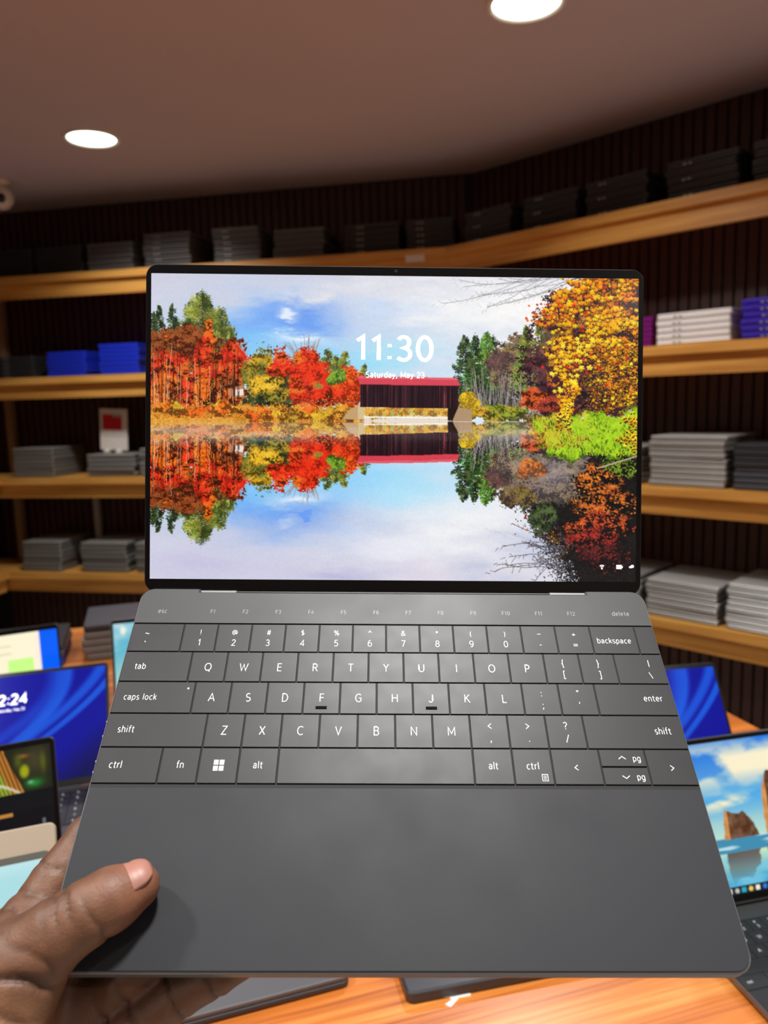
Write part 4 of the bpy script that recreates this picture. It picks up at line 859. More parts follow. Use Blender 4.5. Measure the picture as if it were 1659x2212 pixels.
# ------------------------------------------------------------------ keyboards
M_key = mat('key_charcoal', (33, 34, 36), 0.46, 0.0, 0.36, noise=0.06, nscale=55, rnoise=0.025)
M_deck = mat('deck_graphite', (38, 39, 43), 0.55, 0.0, 0.28, noise=0.05, nscale=24, rnoise=0.05)
M_strip = mat('strip_graphite_lit', (50, 52, 52), 0.50, 0.0, 0.42, noise=0.03, nscale=20, rnoise=0.04)  # lighter grey than the palm rest: lamp brightness put into the colour
M_body = mat('body_metal', (116, 118, 122), 0.36, 0.45, noise=0.05, nscale=20)
M_well = mat('key_well', (6, 6, 7), 0.7)
M_leg = mat('legend_white', (228, 228, 226), 0.5, emit=(235, 235, 235), estr=0.22)
M_dim = mat('legend_dim', (150, 150, 150), 0.5)
M_bar = mat('key_bar', (12, 12, 13), 0.85, 0.0, 0.1)
ROWS = [(155.3, 173.6), (136.5, 155.0), (117.8, 136.2), (99.1, 117.5), (80.4, 98.8)]
KEYS = []      # x0, x1, row, [(text, x, y, size)]
def two(a, b, x0, x1, r):
    cx = (x0 + x1) / 2; cy = ROWS[r][0]
    KEYS.append((x0, x1, r, [(a, cx + 0.3, cy + (11.2 if r == 0 else 10.6), 4.4 if r == 0 else 5.4), (b, cx + 0.3, cy + (4.0 if r == 0 else 3.6), 5.4)]))
bx = [-118, -99, -80, -61, -42, -23.2, -4.6, 14.2, 33.1, 52.1, 71.4, 90.8, 110.5]
KEYS.append((-147, -118, 0, [('~', -137.9, 165.3, 5.0), ('`', -138, 158.6, 5.0)]))
for (a, b), x0, x1 in zip([('!', '1'), ('@', '2'), ('#', '3'), ('$', '4'), ('%', '5'), ('^', '6'), ('&', '7'), ('*', '8'), ('(', '9'), (')', '0'), ('_', '-'), ('+', '=')], bx[:-1], bx[1:]): two(a, b, x0, x1, 0)
KEYS.append((110.5, 136.0, 0, [('backspace', 123, 162.3, 4.6)])); KEYS.append((136.0, 147, 0, []))
bx = [-110.4, -91.0, -71.9, -52.6, -33.3, -14.2, 4.8, 23.9, 43.0, 62.2, 81.6, 100.9, 120.4]
KEYS.append((-147, -110.4, 1, [('tab', -137.1, 144.1, 4.8)]))
for ch, x0, x1 in zip('QWERTYUIOP', bx[:10], bx[1:11]): KEYS.append((x0, x1, 1, [(ch, (x0 + x1) / 2, 143.2, 6.3)]))
two('{', '[', 81.6, 100.9, 1); two('}', ']', 100.9, 120.4, 1); KEYS.append((120.4, 147, 1, [('|', 138.7, 147.0, 4.6), ('\\', 138.3, 140.0, 4.9)]))
bx = [-105.5, -86.4, -67.2, -48.0, -28.9, -9.7, 9.3, 28.3, 47.4, 67.2, 86.6, 106.0]
KEYS.append((-147, -105.5, 2, [('caps lock', -133.1, 125.5, 4.6)]))
for ch, x0, x1 in zip('ASDFGHJKL', bx[:9], bx[1:10]): KEYS.append((x0, x1, 2, [(ch, (x0 + x1) / 2, 124.8, 6.3)]))
two(':', ';', 67.2, 86.6, 2); two('"', "'", 86.6, 106.0, 2); KEYS.append((106.0, 147, 2, [('enter', 135.9, 126.0, 4.7)]))
bx = [-96.3, -77.1, -58.0, -38.7, -19.3, -0.2, 18.8, 38.0, 57.4, 76.9, 96.3]
KEYS.append((-147, -96.3, 3, [('shift', -136.3, 107.0, 4.8)]))
for ch, x0, x1 in zip('ZXCVBNM', bx[:7], bx[1:8]): KEYS.append((x0, x1, 3, [(ch, (x0 + x1) / 2, 106.0, 6.3)]))
two('<', ',', 38.0, 57.4, 3); two('>', '.', 57.4, 76.9, 3); two('?', '/', 76.9, 96.3, 3); KEYS.append((96.3, 147, 3, [('shift', 136.3, 107.2, 4.8)]))
KEYS += [(-147, -115.5, 4, [('ctrl', -137.1, 88.1, 4.8)]), (-115.5, -96.5, 4, [('fn', -105.6, 88.2, 4.8)]), (-96.5, -77.2, 4, [('WIN', -86.8, 89.6, 0)]), (-77.2, -58, 4, [('alt', -67.7, 88.2, 4.8)]),
         (-58, 38.1, 4, []), (38.1, 57.6, 4, [('alt', 47.8, 88.2, 4.8)]), (57.6, 76.9, 4, [('ctrl', 67.2, 88.2, 4.8), ('MENU', 72.5, 83.9, 0)]), (76.9, 101.0, 4, [('<', 88.6, 87.6, 5.2)]),
         (124.0, 147, 4, [('>', 136.0, 87.6, 5.2)])]
ARROWS = [(101.0, 124.0, 89.75, 98.8, 'U'), (101.0, 124.0, 80.4, 89.25, 'D')]
FROW = [('esc', -132.4)] + [(f'F{i + 1}', x) for i, x in enumerate([-103.8, -85.1, -66.3, -47.6, -28.9, -10.2, 8.3, 26.9, 45.6, 64.4, 83.2, 102.1])] + [('delete', 130.7)]
_KM = {}
def key_mesh(w, h):
    k = (round(w, 1), round(h, 1))
    if k not in _KM: _KM[k] = mesh('key', *scaled(cbox(-w / 2 + .33, w / 2 - .33, -h / 2 + .1, h / 2 - .1, -0.75, 0.02, 0.22), 0.001))
    return _KM[k]
_LG = {}
def legend_mesh(items, cx, cy):
    parts = []
    for s, x, y, h in items:
        x, y = x - cx, y - cy
        if s == 'WIN':
            for a in (-1, 1):
                for b in (-1, 1): parts.append(([(x + a * 1.4 + i * 1.12, y + b * 1.55 + j * 1.25, 0.05) for i, j in ((-1, -1), (1, -1), (1, 1), (-1, 1))], [(0, 1, 2, 3)]))
        elif s == 'MENU':
            for q in ((-1.3, 1.3, 1.5, 1.75), (-1.3, 1.3, -1.75, -1.5), (-1.5, -1.25, -1.75, 1.75), (1.25, 1.5, -1.75, 1.75), (-.75, .75, .65, .9), (-.75, .75, -.1, .15), (-.75, .75, -.9, -.65)):
                parts.append(([(x + q[0], y + q[2], 0.05), (x + q[1], y + q[2], 0.05), (x + q[1], y + q[3], 0.05), (x + q[0], y + q[3], 0.05)], [(0, 1, 2, 3)]))
        elif s in 'UD' and h < 0:
            g = 1 if s == 'U' else -1
            for a in (-1, 1):
                parts.append(([(x, y + g * 0.9, 0.05), (x + a * 1.9, y - g * 0.6, 0.05), (x + a * 1.65, y - g * 0.9, 0.05), (x, y + g * 0.45, 0.05)], [(0, 1, 2, 3)]))
        elif s == '|' :
            parts.append(([(x - .18, y, .05), (x + .18, y, .05), (x + .18, y + 4.2, .05), (x - .18, y + 4.2, .05)], [(0, 1, 2, 3)]))
        else:
            parts.append(text_vf(s, h, x, y, 0.05))
    return mesh('legend', *scaled(join(parts), 0.001))
LEGENDS = {}
def keyboard(root, legends=True, front=True, limit=None):
    """keys as parts under root, their print as sub-parts (base frame in millimetres / 1000)"""
    for i, (x0, x1, r, items) in enumerate(KEYS):
        y0, y1 = ROWS[r]; cx, cy = (x0 + x1) / 2, (y0 + y1) / 2
        if limit and cx > limit: continue
        k = link('key', key_mesh(x1 - x0, y1 - y0), M_key, root, (cx / 1000, cy / 1000, 0))
        if items and legends:
            if i not in LEGENDS: LEGENDS[i] = legend_mesh(items, cx, cy)
            link('legend', LEGENDS[i], M_leg, k)
        if items and items[0][0] in ('F', 'J') and front:
            link('homing_bar', mesh('homing_bar', *scaled(cbox(-2.9, 2.9, -0.8, 0.8, 0.0, 0.4, 0.15), 0.001)), M_bar, k, (0, (121.3 - cy) / 1000, 0))
        if items and items[0][0] == 'caps lock' and front:
            link('indicator', mesh('indicator', *scaled(lathe([(0.55, 0.02), (0.5, 0.08)], 12), 0.001)), M_leg, k, ((-109 - cx) / 1000, (132.2 - cy) / 1000, 0))
    for j, (x0, x1, y0, y1, s) in enumerate(ARROWS):
        cx, cy = (x0 + x1) / 2, (y0 + y1) / 2
        if limit and cx > limit: continue
        k = link('key', key_mesh(x1 - x0, y1 - y0), M_key, root, (cx / 1000, cy / 1000, 0))
        if legends:
            if s not in LEGENDS: LEGENDS[s] = legend_mesh([(s, 112.2, 94.4 if s == 'U' else 84.3, -1), ('pg', 119.4, 92.6 if s == 'U' else 83.0, 4.2)], cx, cy)
            link('legend', LEGENDS[s], M_leg, k)

def deck_outline(x, y1, yn, r, z, d=0.0, xn=113.5, n=8):
    a = rr(-x + d, x - d, d, y1 - d, max(r - d, .2), z, n)
    k = n + 1
    return a[:k] + [(xn + d, y1 - d, z), (xn + d, yn - d, z), (-xn - d, yn - d, z), (-xn - d, y1 - d, z)] + a[k:]

def thin_laptop_base(root, front=True, limit=None, legends=True):
    """base, deck plates, keys; millimetres, origin at the middle of the front edge, deck at z = 0"""
    o = [deck_outline(147.6, 199.4, 196.2, 8, z, d) for z, d in ((-9.5, 2.2), (-7.5, 0.3), (-1.6, 0.0), (-0.7, 0.5))]
    link('base', mesh('base', *scaled(loft(o), 0.001)), M_body, root)
    pr = [rr(-146.7, 146.7, 0.9, 78.3, 0.3, z, 6) for z in (-0.8, -0.05)]
    def palm(d, z):
        a = rr(-146.7 + d, 146.7 - d, 0.9 + d, 78.3 - d, 7.2 - d, z, 6); k = 7
        sq = [(146.7 - d, 78.3 - d, z)] * k + [(-146.7 + d, 78.3 - d, z)] * k
        sq = [(146.7 - d, 78.3 - d - 0.02 * (k - 1 - i), z) for i in range(k)] + [(-146.7 + d, 78.3 - d - 0.02 * i, z) for i in range(k)]
        return sq + a[2 * k:]
    link('palm_rest', mesh('palm_rest', *scaled(loft([palm(0, -0.75), palm(0, -0.15), palm(0.15, 0.0)]), 0.001)), M_deck, root)
    def strip(d, z):
        a = deck_outline(146.7, 198.6, 196.0, 7.2, z, d, 114.0)
        q = [p for p in a if p[1] > 185]
        return q + [(-146.7 + d, 174.3 + d, z), (146.7 - d, 174.3 + d, z)]
    st = link('function_strip', mesh('function_strip', *scaled(loft([strip(0, -0.75), strip(0, -0.15), strip(0.15, 0.0)]), 0.001)), M_strip, root)
    link('key_well', mesh('key_well', *scaled(box(-147.0, 147.0, 78.3, 174.3, -0.8, -0.68), 0.001)), M_well, root)
    if front:
        for s, x in FROW:
            link('legend', mesh('legend', *scaled(text_vf(s, 4.0 if len(s) > 3 or s == 'esc' else 3.4, x, 181.2, 0.03), 0.001)), M_dim, st)
    keyboard(root, legends, front, limit)

# ------------------------------------------------------------------ the held laptop
HM = Matrix(((0.999276, 0.017708, 0.033684, 0.00084), (0.006693, 0.789561, -0.613635, 0.28363), (-0.037462, 0.613416, 0.788871, CAM_Z - 0.23142), (0, 0, 0, 1)))
held = empty('open_laptop', HM)
tag(held, 'open graphite laptop held up in front, autumn lake lock screen reading 11:30', 'laptop')
thin_laptop_base(held)
LID = Matrix.Translation((0, 0.20285, -0.002)) @ Matrix.Rotation(math.radians(-45.43), 4, 'X')
def plate(x0, x1, z0, z1, y0, y1, r, ch, n=6):
    v, f = slab(x0, x1, z0, z1, -y1, -y0, r, ch, n)
    return [(x, -z, y) for x, y, z in v], f
M_lid = mat('lid_graphite', (46, 47, 50), 0.36, 0.5, noise=0.06)
M_bez = mat('bezel_black', (9, 9, 10), 0.22, 0.0, 0.35)
M_rim = mat('rim_black', (24, 24, 26), 0.4)
lid = link('lid', mesh('lid', *scaled(plate(-147.8, 147.8, -4.2, 190.0, 0.0, 4.6, 7, 0.8), 0.001)), M_lid, held, M=LID)
link('bezel', mesh('bezel', *scaled(plate(-147.2, 147.2, -3.6, 189.4, -0.35, 0.05, 6.4, 0.1), 0.001)), M_bez, lid)
_wv, _wf = lathe([(0.9, 0.42), (1.0, 0.3)], 16)
link('webcam', mesh('webcam', *scaled(([(x, -z, y + 187.2) for x, y, z in _wv], _wf), 0.001)), M_rim, lid)
M_scr = screen_material('screen_picture', 1.0)
disp = link('display', screen_mesh('display', paint_autumn(), -0.1444, 0.1444, 0.0039, 0.1843), M_scr, held, M=LID @ Matrix.Translation((0, -0.00042, 0)))
M_clk = mat('clock_white', (255, 255, 255), 0.5, emit=(255, 255, 252), estr=1.0)
def on_screen(vf): return [(x, -z, y) for x, y, z in vf[0]], vf[1]
V, F = text_mesh('11:30', 0.15, 0.15)
wv = V[:, 0].max() - V[:, 0].min(); hv = V[:, 1].max() - V[:, 1].min()
link('clock', mesh('clock', *scaled(on_screen(([((p[0] - V[:, 0].min()) / wv * 46.0 - 23.4, (p[1] - V[:, 1].min()) / hv * 16.6 + 133.6, 0.15) for p in V], F)), 0.001)), M_clk, disp)
link('date', mesh('date', *scaled(on_screen(text_vf('Saturday, May 23', 4.5, 0.0, 124.2, 0.15, 0.13, 34.8)), 0.001)), M_clk, disp)
ic = []     # wifi arcs, battery, cloud
def arc(cx, cy, r0, r1, a0, a1, n=8):
    v = []; f = []
    for k in range(n + 1):
        t = math.radians(a0 + (a1 - a0) * k / n); v += [(cx + r0 * math.cos(t), cy + r0 * math.sin(t), .15), (cx + r1 * math.cos(t), cy + r1 * math.sin(t), .15)]
    return v, [(2 * k, 2 * k + 1, 2 * k + 3, 2 * k + 2) for k in range(n)]
ic += [arc(124.2, 11.8, 0, .5, 0, 360, 10), arc(124.2, 11.8, .95, 1.35, 50, 130), arc(124.2, 11.8, 1.8, 2.2, 50, 130)]
ic += [([(x, y, .15) for x, y in ((132.8, 11.6), (136.0, 11.6), (136.0, 14.0), (132.8, 14.0))], [(0, 1, 2, 3)]), ([(x, y, .15) for x, y in ((136.1, 12.3), (136.6, 12.3), (136.6, 13.3), (136.1, 13.3))], [(0, 1, 2, 3)])]
ic += [arc(141.6, 12.9, 0, .75, 0, 360, 10), arc(142.4, 13.2, 0, .95, 0, 360, 10), arc(140.9, 12.7, 0, .55, 0, 360, 8)]
link('status_icons', mesh('status_icons', *scaled(on_screen(join(ic)), 0.001)), M_clk, disp)
M_hng = mat('hinge_light', (112, 114, 114), 0.45, 0.3)
for s in (-1, 1):
    a, b = sorted((s * 113.2, s * 92.2))
    link('hinge', mesh('hinge', *scaled(cbox(a, b, 196.5, 198.6, -7.5, -0.9, 0.4), 0.001)), M_hng, held)
link('hinge_bar', mesh('hinge_bar', *scaled(cbox(-113, 113, 198.9, 200.2, -8.5, -3.6, 0.3), 0.001)), M_rub, held)
# small notches along the left side (ports)
for y in (113.5, 105.5, 92.0, 86.5):
    link('port', mesh('port', *scaled(cbox(-147.9, -147.0, y - .5, y + .5, -2.2, -1.2, 0.1), 0.001)), M_hng, held)

# ------------------------------------------------------------------ open laptops on the table
M_beige = mat('beige_plastic', (176, 162, 142), 0.5)
M_greyb = mat('bezel_grey', (92, 92, 86), 0.5)
M_sil = mat('silver_metal', (160, 160, 164), 0.35, 0.6)
M_dk = mat('dark_metal', (66, 67, 72), 0.38, 0.4)
M_pale = mat('palm_pale', (100, 101, 106), 0.42, 0.4)
M_tbl_key = mat('key_black', (26, 26, 28), 0.5)
def open_laptop(label, side, pos, yaw, tilt, w, d, hl, im, body, bezel=None, bz=(0.006, 0.006, 0.012), thin=False, frame=None, limit=None):
    a = math.radians(yaw); x, y = pos
    if side == 'R': x -= w * math.cos(a); y -= w * math.sin(a)
    M = Matrix.Translation((x, y, T_Z)) @ Matrix.Rotation(a, 4, 'Z')
    e = empty('open_laptop', M); tag(e, label, 'laptop', 'open laptops on the table')
    if thin:
        sub = Matrix.Translation((w / 2, -0.1994, 0.0125))
        e.matrix_world = M @ sub
        thin_laptop_base(e, False, limit)
        fx = join([cbox(sx - 0.02, sx + 0.02, sy - 0.004, sy + 0.004, -0.0125, -0.0085, 0.0008) for sx in (-0.11, 0.11) for sy in (0.02, 0.175)])
        link('rubber_feet', mesh('rubber_feet', *fx), M_rub, e)
        off = sub.inverted()
    else:
        off = Matrix.Identity(4)
        link('base', mesh('base', *slab(0, w, -d, -0.001, 0.0015, 0.0145, 0.008, 0.002)), body, e)
        link('rubber_feet', mesh('rubber_feet', *join([cbox(sx - 0.015, sx + 0.015, sy - 0.004, sy + 0.004, 0, 0.003, 0.0008) for sx in (0.04, w - 0.04) for sy in (-0.03, -d + 0.02)])), M_rub, e)
        link('keyboard_tray', mesh('keyboard_tray', *cbox(0.012, w - 0.012, -d * 0.56, -d * 0.07, 0.0143, 0.0147, 0.0001)), M_rub, e)
        kw = (w - 0.028) / 14; kd = (d * 0.47) / 6
        K0 = mesh('key', *cbox(0.0008, kw - 0.0008, 0.0006, kd - 0.0006, 0.0, 0.0013, 0.0003))
        for r in range(6):
            for c_ in range(14):
                kx = 0.014 + c_ * kw; ky = -d * 0.55 + r * kd
                if side == 'R' and kx > w - 0.16 and limit: 
                    k = link('key', K0, M_tbl_key, e, (kx, ky, 0.0146))
                    ch = ['?', 'M', 'N', 'L', 'K', 'P', 'O', 'I', '8', '9', '0', '7', '6', '5', '&', '*', 'U', 'J', 'H', 'Y', 'T', 'G', 'B', 'V'][(r * 5 + c_) % 24]
                    if ch not in SMALL: SMALL[ch] = mesh('legend', *text_vf(ch, 0.0065, kw / 2, kd * 0.34, 0.00135))
                    link('legend', SMALL[ch], M_leg, k)
        link('touchpad', mesh('touchpad', *slab(w * 0.34, w * 0.66, -d * 0.95, -d * 0.62, 0.0143, 0.0148, 0.003, 0.0001)), body, e)
    LM = off @ Matrix.Translation((0, 0, 0.0145)) @ Matrix.Rotation(math.radians(-tilt), 4, 'X')
    hg = off @ Matrix.Translation((0, 0, 0))
    link('hinge', mesh('hinge', *[(list(map(tuple, [(px, py, pz) for px, py, pz in v])), f) for v, f in [cbox(w * 0.14, w * 0.86, -0.002, 0.006, 0.004, 0.0155, 0.001)]][0]), M_rub, e, M=hg)
    li = link('lid', mesh('lid', *plate(0, w, 0.001, hl, 0.0, 0.0055, 0.007, 0.001)), body, e, M=LM)
    link('bezel', mesh('bezel', *plate(0.0012, w - 0.0012, 0.002, hl - 0.0012, -0.0004, 0.0, 0.006, 0.0001)), bezel or M_bez, li)
    sx, st, sb = bz
    if frame is not None:
        link('screen_frame', mesh('screen_frame', *plate(sx - 0.007, w - sx + 0.007, sb - 0.007, hl - st + 0.007, -0.0007, -0.0003, 0.006, 0.0001)), frame, li)
    ds = link('display', screen_mesh('display', im, sx, w - sx, sb, hl - st), M_scr, e, M=LM @ Matrix.Translation((0, -0.00085, 0)))
    return e, ds
SMALL = {}
b_e, b_d = open_laptop('open laptop with a deep blue lock screen reading 12:24, left of the held laptop', 'R', (-0.46, 1.185), 16.5, 39.7, 0.345, 0.225, 0.207, paint_swirl(21), M_dk, bz=(0.005, 0.007, 0.012), limit=True)
V, F = text_mesh('12:24', 0.17)
wv = V[:, 0].max() - V[:, 0].min()
link('clock', mesh('clock', *on_screen(([((p[0] - V[:, 0].min()) / wv * 0.054 + 0.160, (p[1]) * 0.0165 + 0.150, 0.0004) for p in V], F))), M_clk, b_d)
link('date', mesh('date', *on_screen(text_vf('Saturday, May 23', 0.006, 0.190, 0.138, 0.0004, 0.13, 0.042))), M_clk, b_d)
open_laptop('open laptop at left with a dark page under a green and orange feather picture', 'R', (-0.407, 0.875), 22.5, 23.0, 0.30, 0.185, 0.20, paint_bird(), M_dk, bz=(0.006, 0.008, 0.014))
open_laptop('beige open laptop with a plain pale cyan screen behind the hand', 'R', (-0.321, 0.661), 19.6, 27.1, 0.27, 0.165, 0.20, paint_cyan(), M_beige, M_beige, bz=(0.013, 0.033, 0.03), frame=M_greyb)
open_laptop('open laptop at far left showing a white page with green box and blue strip', 'R', (-0.62, 1.406), 26.0, 11.4, 0.30, 0.165, 0.20, paint_page(), M_dk, bz=(0.004, 0.010, 0.014))
open_laptop('silver open laptop with a pale blue sky screen, half behind the held laptop', 'L', (-0.532, 1.414), 15.8, 20.3, 0.30, 0.19, 0.20, paint_lake(), M_sil, bz=(0.005, 0.009, 0.014))
open_laptop('open laptop at right with a blue ribbon wallpaper behind the beach screen', 'R', (0.538, 1.085), 7.6, 30.3, 0.29, 0.185, 0.20, paint_swirl(22), M_dk, bz=(0.005, 0.007, 0.012))
open_laptop('open dark laptop at right edge showing a beach with rocks and a taskbar', 'L', (0.330, 0.818), 12.5, 17.0, 0.2952, 0.1994, 0.192, paint_beach(), M_dk, bz=(0.0035, 0.006, 0.009), thin=True)
open_laptop('dark grey open laptop whose front corner peeks out below the held laptop', 'L', (-0.032, 0.905), 12.0, 18.0, 0.265, 0.2015, 0.175, paint_swirl(23, 0.3), M_dk, bz=(0.005, 0.007, 0.012))

# closed slim laptop under the hand
e = empty('closed_laptop', Matrix.Translation((-0.288, 0.660, T_Z)) @ Matrix.Rotation(math.radians(17.8), 4, 'Z'))
tag(e, 'slim grey closed laptop lying flat on the table beneath the hand', 'laptop')
link('base', mesh('base', *slab(0, 0.250, 0, 0.195, 0.0015, 0.0085, 0.008, 0.0015)), M_dk, e)
link('lid', mesh('lid', *slab(0, 0.250, 0.0005, 0.192, 0.0088, 0.0145, 0.008, 0.0012)), M_pale, e)
link('hinge', mesh('hinge', *cbox(0.04, 0.21, 0.188, 0.196, 0.005, 0.0125, 0.001)), M_rub, e)
link('rubber_feet', mesh('rubber_feet', *join([cbox(sx - 0.015, sx + 0.015, sy - 0.004, sy + 0.004, 0, 0.003, 0.0008) for sx in (0.04, 0.21) for sy in (0.02, 0.175)])), M_rub, e)

# ------------------------------------------------------------------ the hand holding the laptop (signed-distance solid -> mesh, laptop base frame in mm)
def surface_nets(Fv, org, h):
    nx, ny, nz = Fv.shape
    ins = Fv < 0
    cs = [(i, j, k) for i in (0, 1) for j in (0, 1) for k in (0, 1)]
    sub = lambda A, c: A[c[0]:nx - 1 + c[0], c[1]:ny - 1 + c[1], c[2]:nz - 1 + c[2]]
    cnt = np.zeros((nx - 1, ny - 1, nz - 1), np.int8)
    for c in cs: cnt += sub(ins, c)
    act = (cnt > 0) & (cnt < 8)
    I = np.argwhere(act)
    acc = np.zeros((len(I), 3)); num = np.zeros(len(I))
    val = {c: Fv[I[:, 0] + c[0], I[:, 1] + c[1], I[:, 2] + c[2]] for c in cs}
    for a in cs:
        for ax in range(3):
            if a[ax] == 1: continue
            b = list(a); b[ax] = 1; b = tuple(b)
            va, vb = val[a], val[b]; k = (va < 0) != (vb < 0)
            t = np.where(k, va / np.where(k, va - vb, 1), 0)
            p = np.zeros((len(I), 3)); p[:] = a; p[:, ax] = t
            acc[k] += p[k]; num[k] += 1
    Vt = (I + acc / num[:, None]) * h + org
    idx = -np.ones(act.shape, np.int64); idx[act] = np.arange(len(I))
    faces = []
    for ax in range(3):
        o1, o2 = [(1, 2), (2, 0), (0, 1)][ax]
        A = np.moveaxis(ins, ax, 0)
        ch = A[:-1] != A[1:]
        E = np.argwhere(np.moveaxis(ch, 0, ax))
        ok = (E[:, o1] > 0) & (E[:, o2] > 0) & (E[:, o1] < act.shape[o1]) & (E[:, o2] < act.shape[o2]); E = E[ok]
        def cell(d1, d2):
            c = E.copy(); c[:, o1] -= d1; c[:, o2] -= d2; return idx[c[:, 0], c[:, 1], c[:, 2]]
        q = np.stack([cell(1, 1), cell(0, 1), cell(0, 0), cell(1, 0)], 1)
        flip = ~ins[E[:, 0], E[:, 1], E[:, 2]]
        q[flip] = q[flip][:, ::-1]
        faces.append(q)
    return Vt, np.concatenate(faces)

HO = np.array([-262., -215., -62.]); HH = 1.25
HN = (int(215 / HH), int(320 / HH), int(98 / HH))
GX = (HO[0] + HH * np.arange(HN[0]))[:, None, None].astype(np.float32)
GY = (HO[1] + HH * np.arange(HN[1]))[None, :, None].astype(np.float32)
GZ = (HO[2] + HH * np.arange(HN[2]))[None, None, :].astype(np.float32)
def cone(a, ra, b, rb):
    a, b = np.array(a, np.float32), np.array(b, np.float32); d = b - a; L = d @ d
    t = np.clip(((GX - a[0]) * d[0] + (GY - a[1]) * d[1] + (GZ - a[2]) * d[2]) / L, 0, 1)
    return np.sqrt((GX - a[0] - t * d[0]) ** 2 + (GY - a[1] - t * d[1]) ** 2 + (GZ - a[2] - t * d[2]) ** 2) - (ra + (rb - ra) * t)
def smin(a, b, k):
    h = np.clip(0.5 + 0.5 * (b - a) / k, 0, 1)
    return b + (a - b) * h - k * h * (1 - h)
def chain(p, k=2.5):
    f = None
    for (a, ra), (b, rb) in zip(p[:-1], p[1:]):
        g = cone(a, ra, b, rb); f = g if f is None else smin(f, g, k)
    return f
TH = [((-152, 4, 4), 16.0), ((-140, 12, 10), 13.6), ((-129, 19.0, 12.2), 12.6), ((-120, 25.0, 11.6), 12.2), ((-111.5, 30.5, 10.0), 9.6)]
thumb = chain(TH, 4)
index = chain([((-166, 20, -21), 14), ((-158, 43, -20), 11), ((-149, 62, -20.0), 9.8), ((-134, 80, -19.5), 9), ((-118, 93, -18.5), 8)])
middle = chain([((-152, 4, -32), 13), ((-128, 26, -24), 10.8), ((-110, 42, -20.5), 9.8), ((-90, 58, -19.5), 9), ((-74, 70, -18.5), 8)])
ring = chain([((-140, -10, -36), 13), ((-116, 6, -26), 10.6), ((-97, 17, -21.5), 9.6), ((-76, 27, -19.5), 8.8), ((-60, 35, -18.2), 7.8)])
pinky = chain([((-128, -24, -38), 12.5), ((-110, -12, -31), 10.2), ((-95, -3, -26), 9.0), ((-79, 4, -21.5), 8.2), ((-66, 9.5, -18.6), 7.0)])
WR = (-192, -78, -26)
palm = smin(smin(cone(WR, 25, (-166, 18, -23), 15), cone((-184, -82, -30), 24, (-150, 4, -33), 14), 12), smin(cone((-176, -86, -33), 23, (-140, -10, -36), 14), cone((-168, -88, -34), 22, (-130, -24, -38), 13), 12), 14)
thenar = smin(cone((-180, -62, -16), 21, (-154, 2, 2), 17), cone((-166, -34, -6), 19, (-156, -6, 0), 17), 10)
arm = cone(WR, 27, (-232, -190, -22), 33)
web = cone((-157, 4, -2), 11, (-165, 16, -16), 11)
SK = smin(palm, arm, 22)
SK = smin(SK, thenar, 12)
SK = smin(SK, web, 10)
fing = smin(smin(index, middle, 3.0), smin(ring, pinky, 3.0), 2.0)
SK = smin(SK, fing, 7)
SK = smin(SK, thumb, 7)
del palm, thenar, arm, web, fing, index, middle, ring, pinky
# skin folds: shallow grooves across the axes
GROOVES = []
def groove_mask(GX, GY, GZ, p, ax, w, rad, side, wob):
    ax = np.array(ax, float); ax /= np.linalg.norm(ax)
    d = (GX - p[0]) * ax[0] + (GY - p[1]) * ax[1] + (GZ - p[2]) * ax[2]
    if wob: d = d + wob * np.sin((GX + 1.7 * GZ) * 0.35 + p[0])
    r2 = (GX - p[0]) ** 2 + (GY - p[1]) ** 2 + (GZ - p[2]) ** 2
    m = np.exp(-(d / w) ** 2) * np.clip(1.6 - np.sqrt(r2) / rad, 0, 1)
    if side is not None:
        s = np.array(side, float); s /= np.linalg.norm(s)
        m = m * np.clip(0.5 + ((GX - p[0]) * s[0] + (GY - p[1]) * s[1] + (GZ - p[2]) * s[2]) / 8, 0, 1)
    return m
def groove(p, ax, depth, w, rad, side=None, wob=0.0):
    global SK
    GROOVES.append((p, ax, w, rad, side, wob, depth))
    SK = SK + (1.5 * depth * groove_mask(GX, GY, GZ, p, ax, w, rad, side, wob)).astype(np.float32)
tax = (21, 13.5, 2)
groove((-131.5, 17.5, 12), tax, 1.0, 0.9, 15, (-.4, .8, .5), 0.8)
groove((-135.5, 15.0, 11), tax, 0.7, 0.9, 15, (-.4, .8, .5), 0.9)
groove((-127.5, 20.0, 12), (20, 17, 0), 1.0, 0.9, 14, (.5, -.8, .2), 0.6)
groove((-139, 12, 10), (21, 9, 2), 0.5, 0.9, 14, (-.3, .8, .5), 1.0)
groove((-150, -4, 8), (0.15, 1, 0.2), 1.5, 1.4, 26, (0.2, 0, 1), 1.0)
groove((-155, -14, 8), (0.3, 1, 0.2), 0.9, 1.1, 24, (0.2, 0, 1), 1.4)
groove((-160, -26, 6), (0.35, 1, 0.2), 0.7, 1.1, 22, (0.2, 0, 1), 1.6)
groove((-146, 3, 12), (0.5, 1, 0.1), 0.6, 1.0, 16, (0.2, 0, 1), 1.2)
for p, a in (((-109, -11, -28), (15, 10, 5)), ((-95, -3, -24), (15, 8, 4)), ((-80, 3.5, -20), (15, 6, 3)), ((-118, -17, -30), (16, 9, 5))):
    groove(p, a, 1.0, 0.9, 15, None, 0.5)
for p, a in (((-162, 33, -18), (.3, 1, 0)), ((-157, 45, -18), (.4, 1, 0)), ((-165, 26, -12), (.2, 1, 0.3))):
    groove(p, a, 0.7, 1.0, 14, (-1, 0, 1), 1.0)
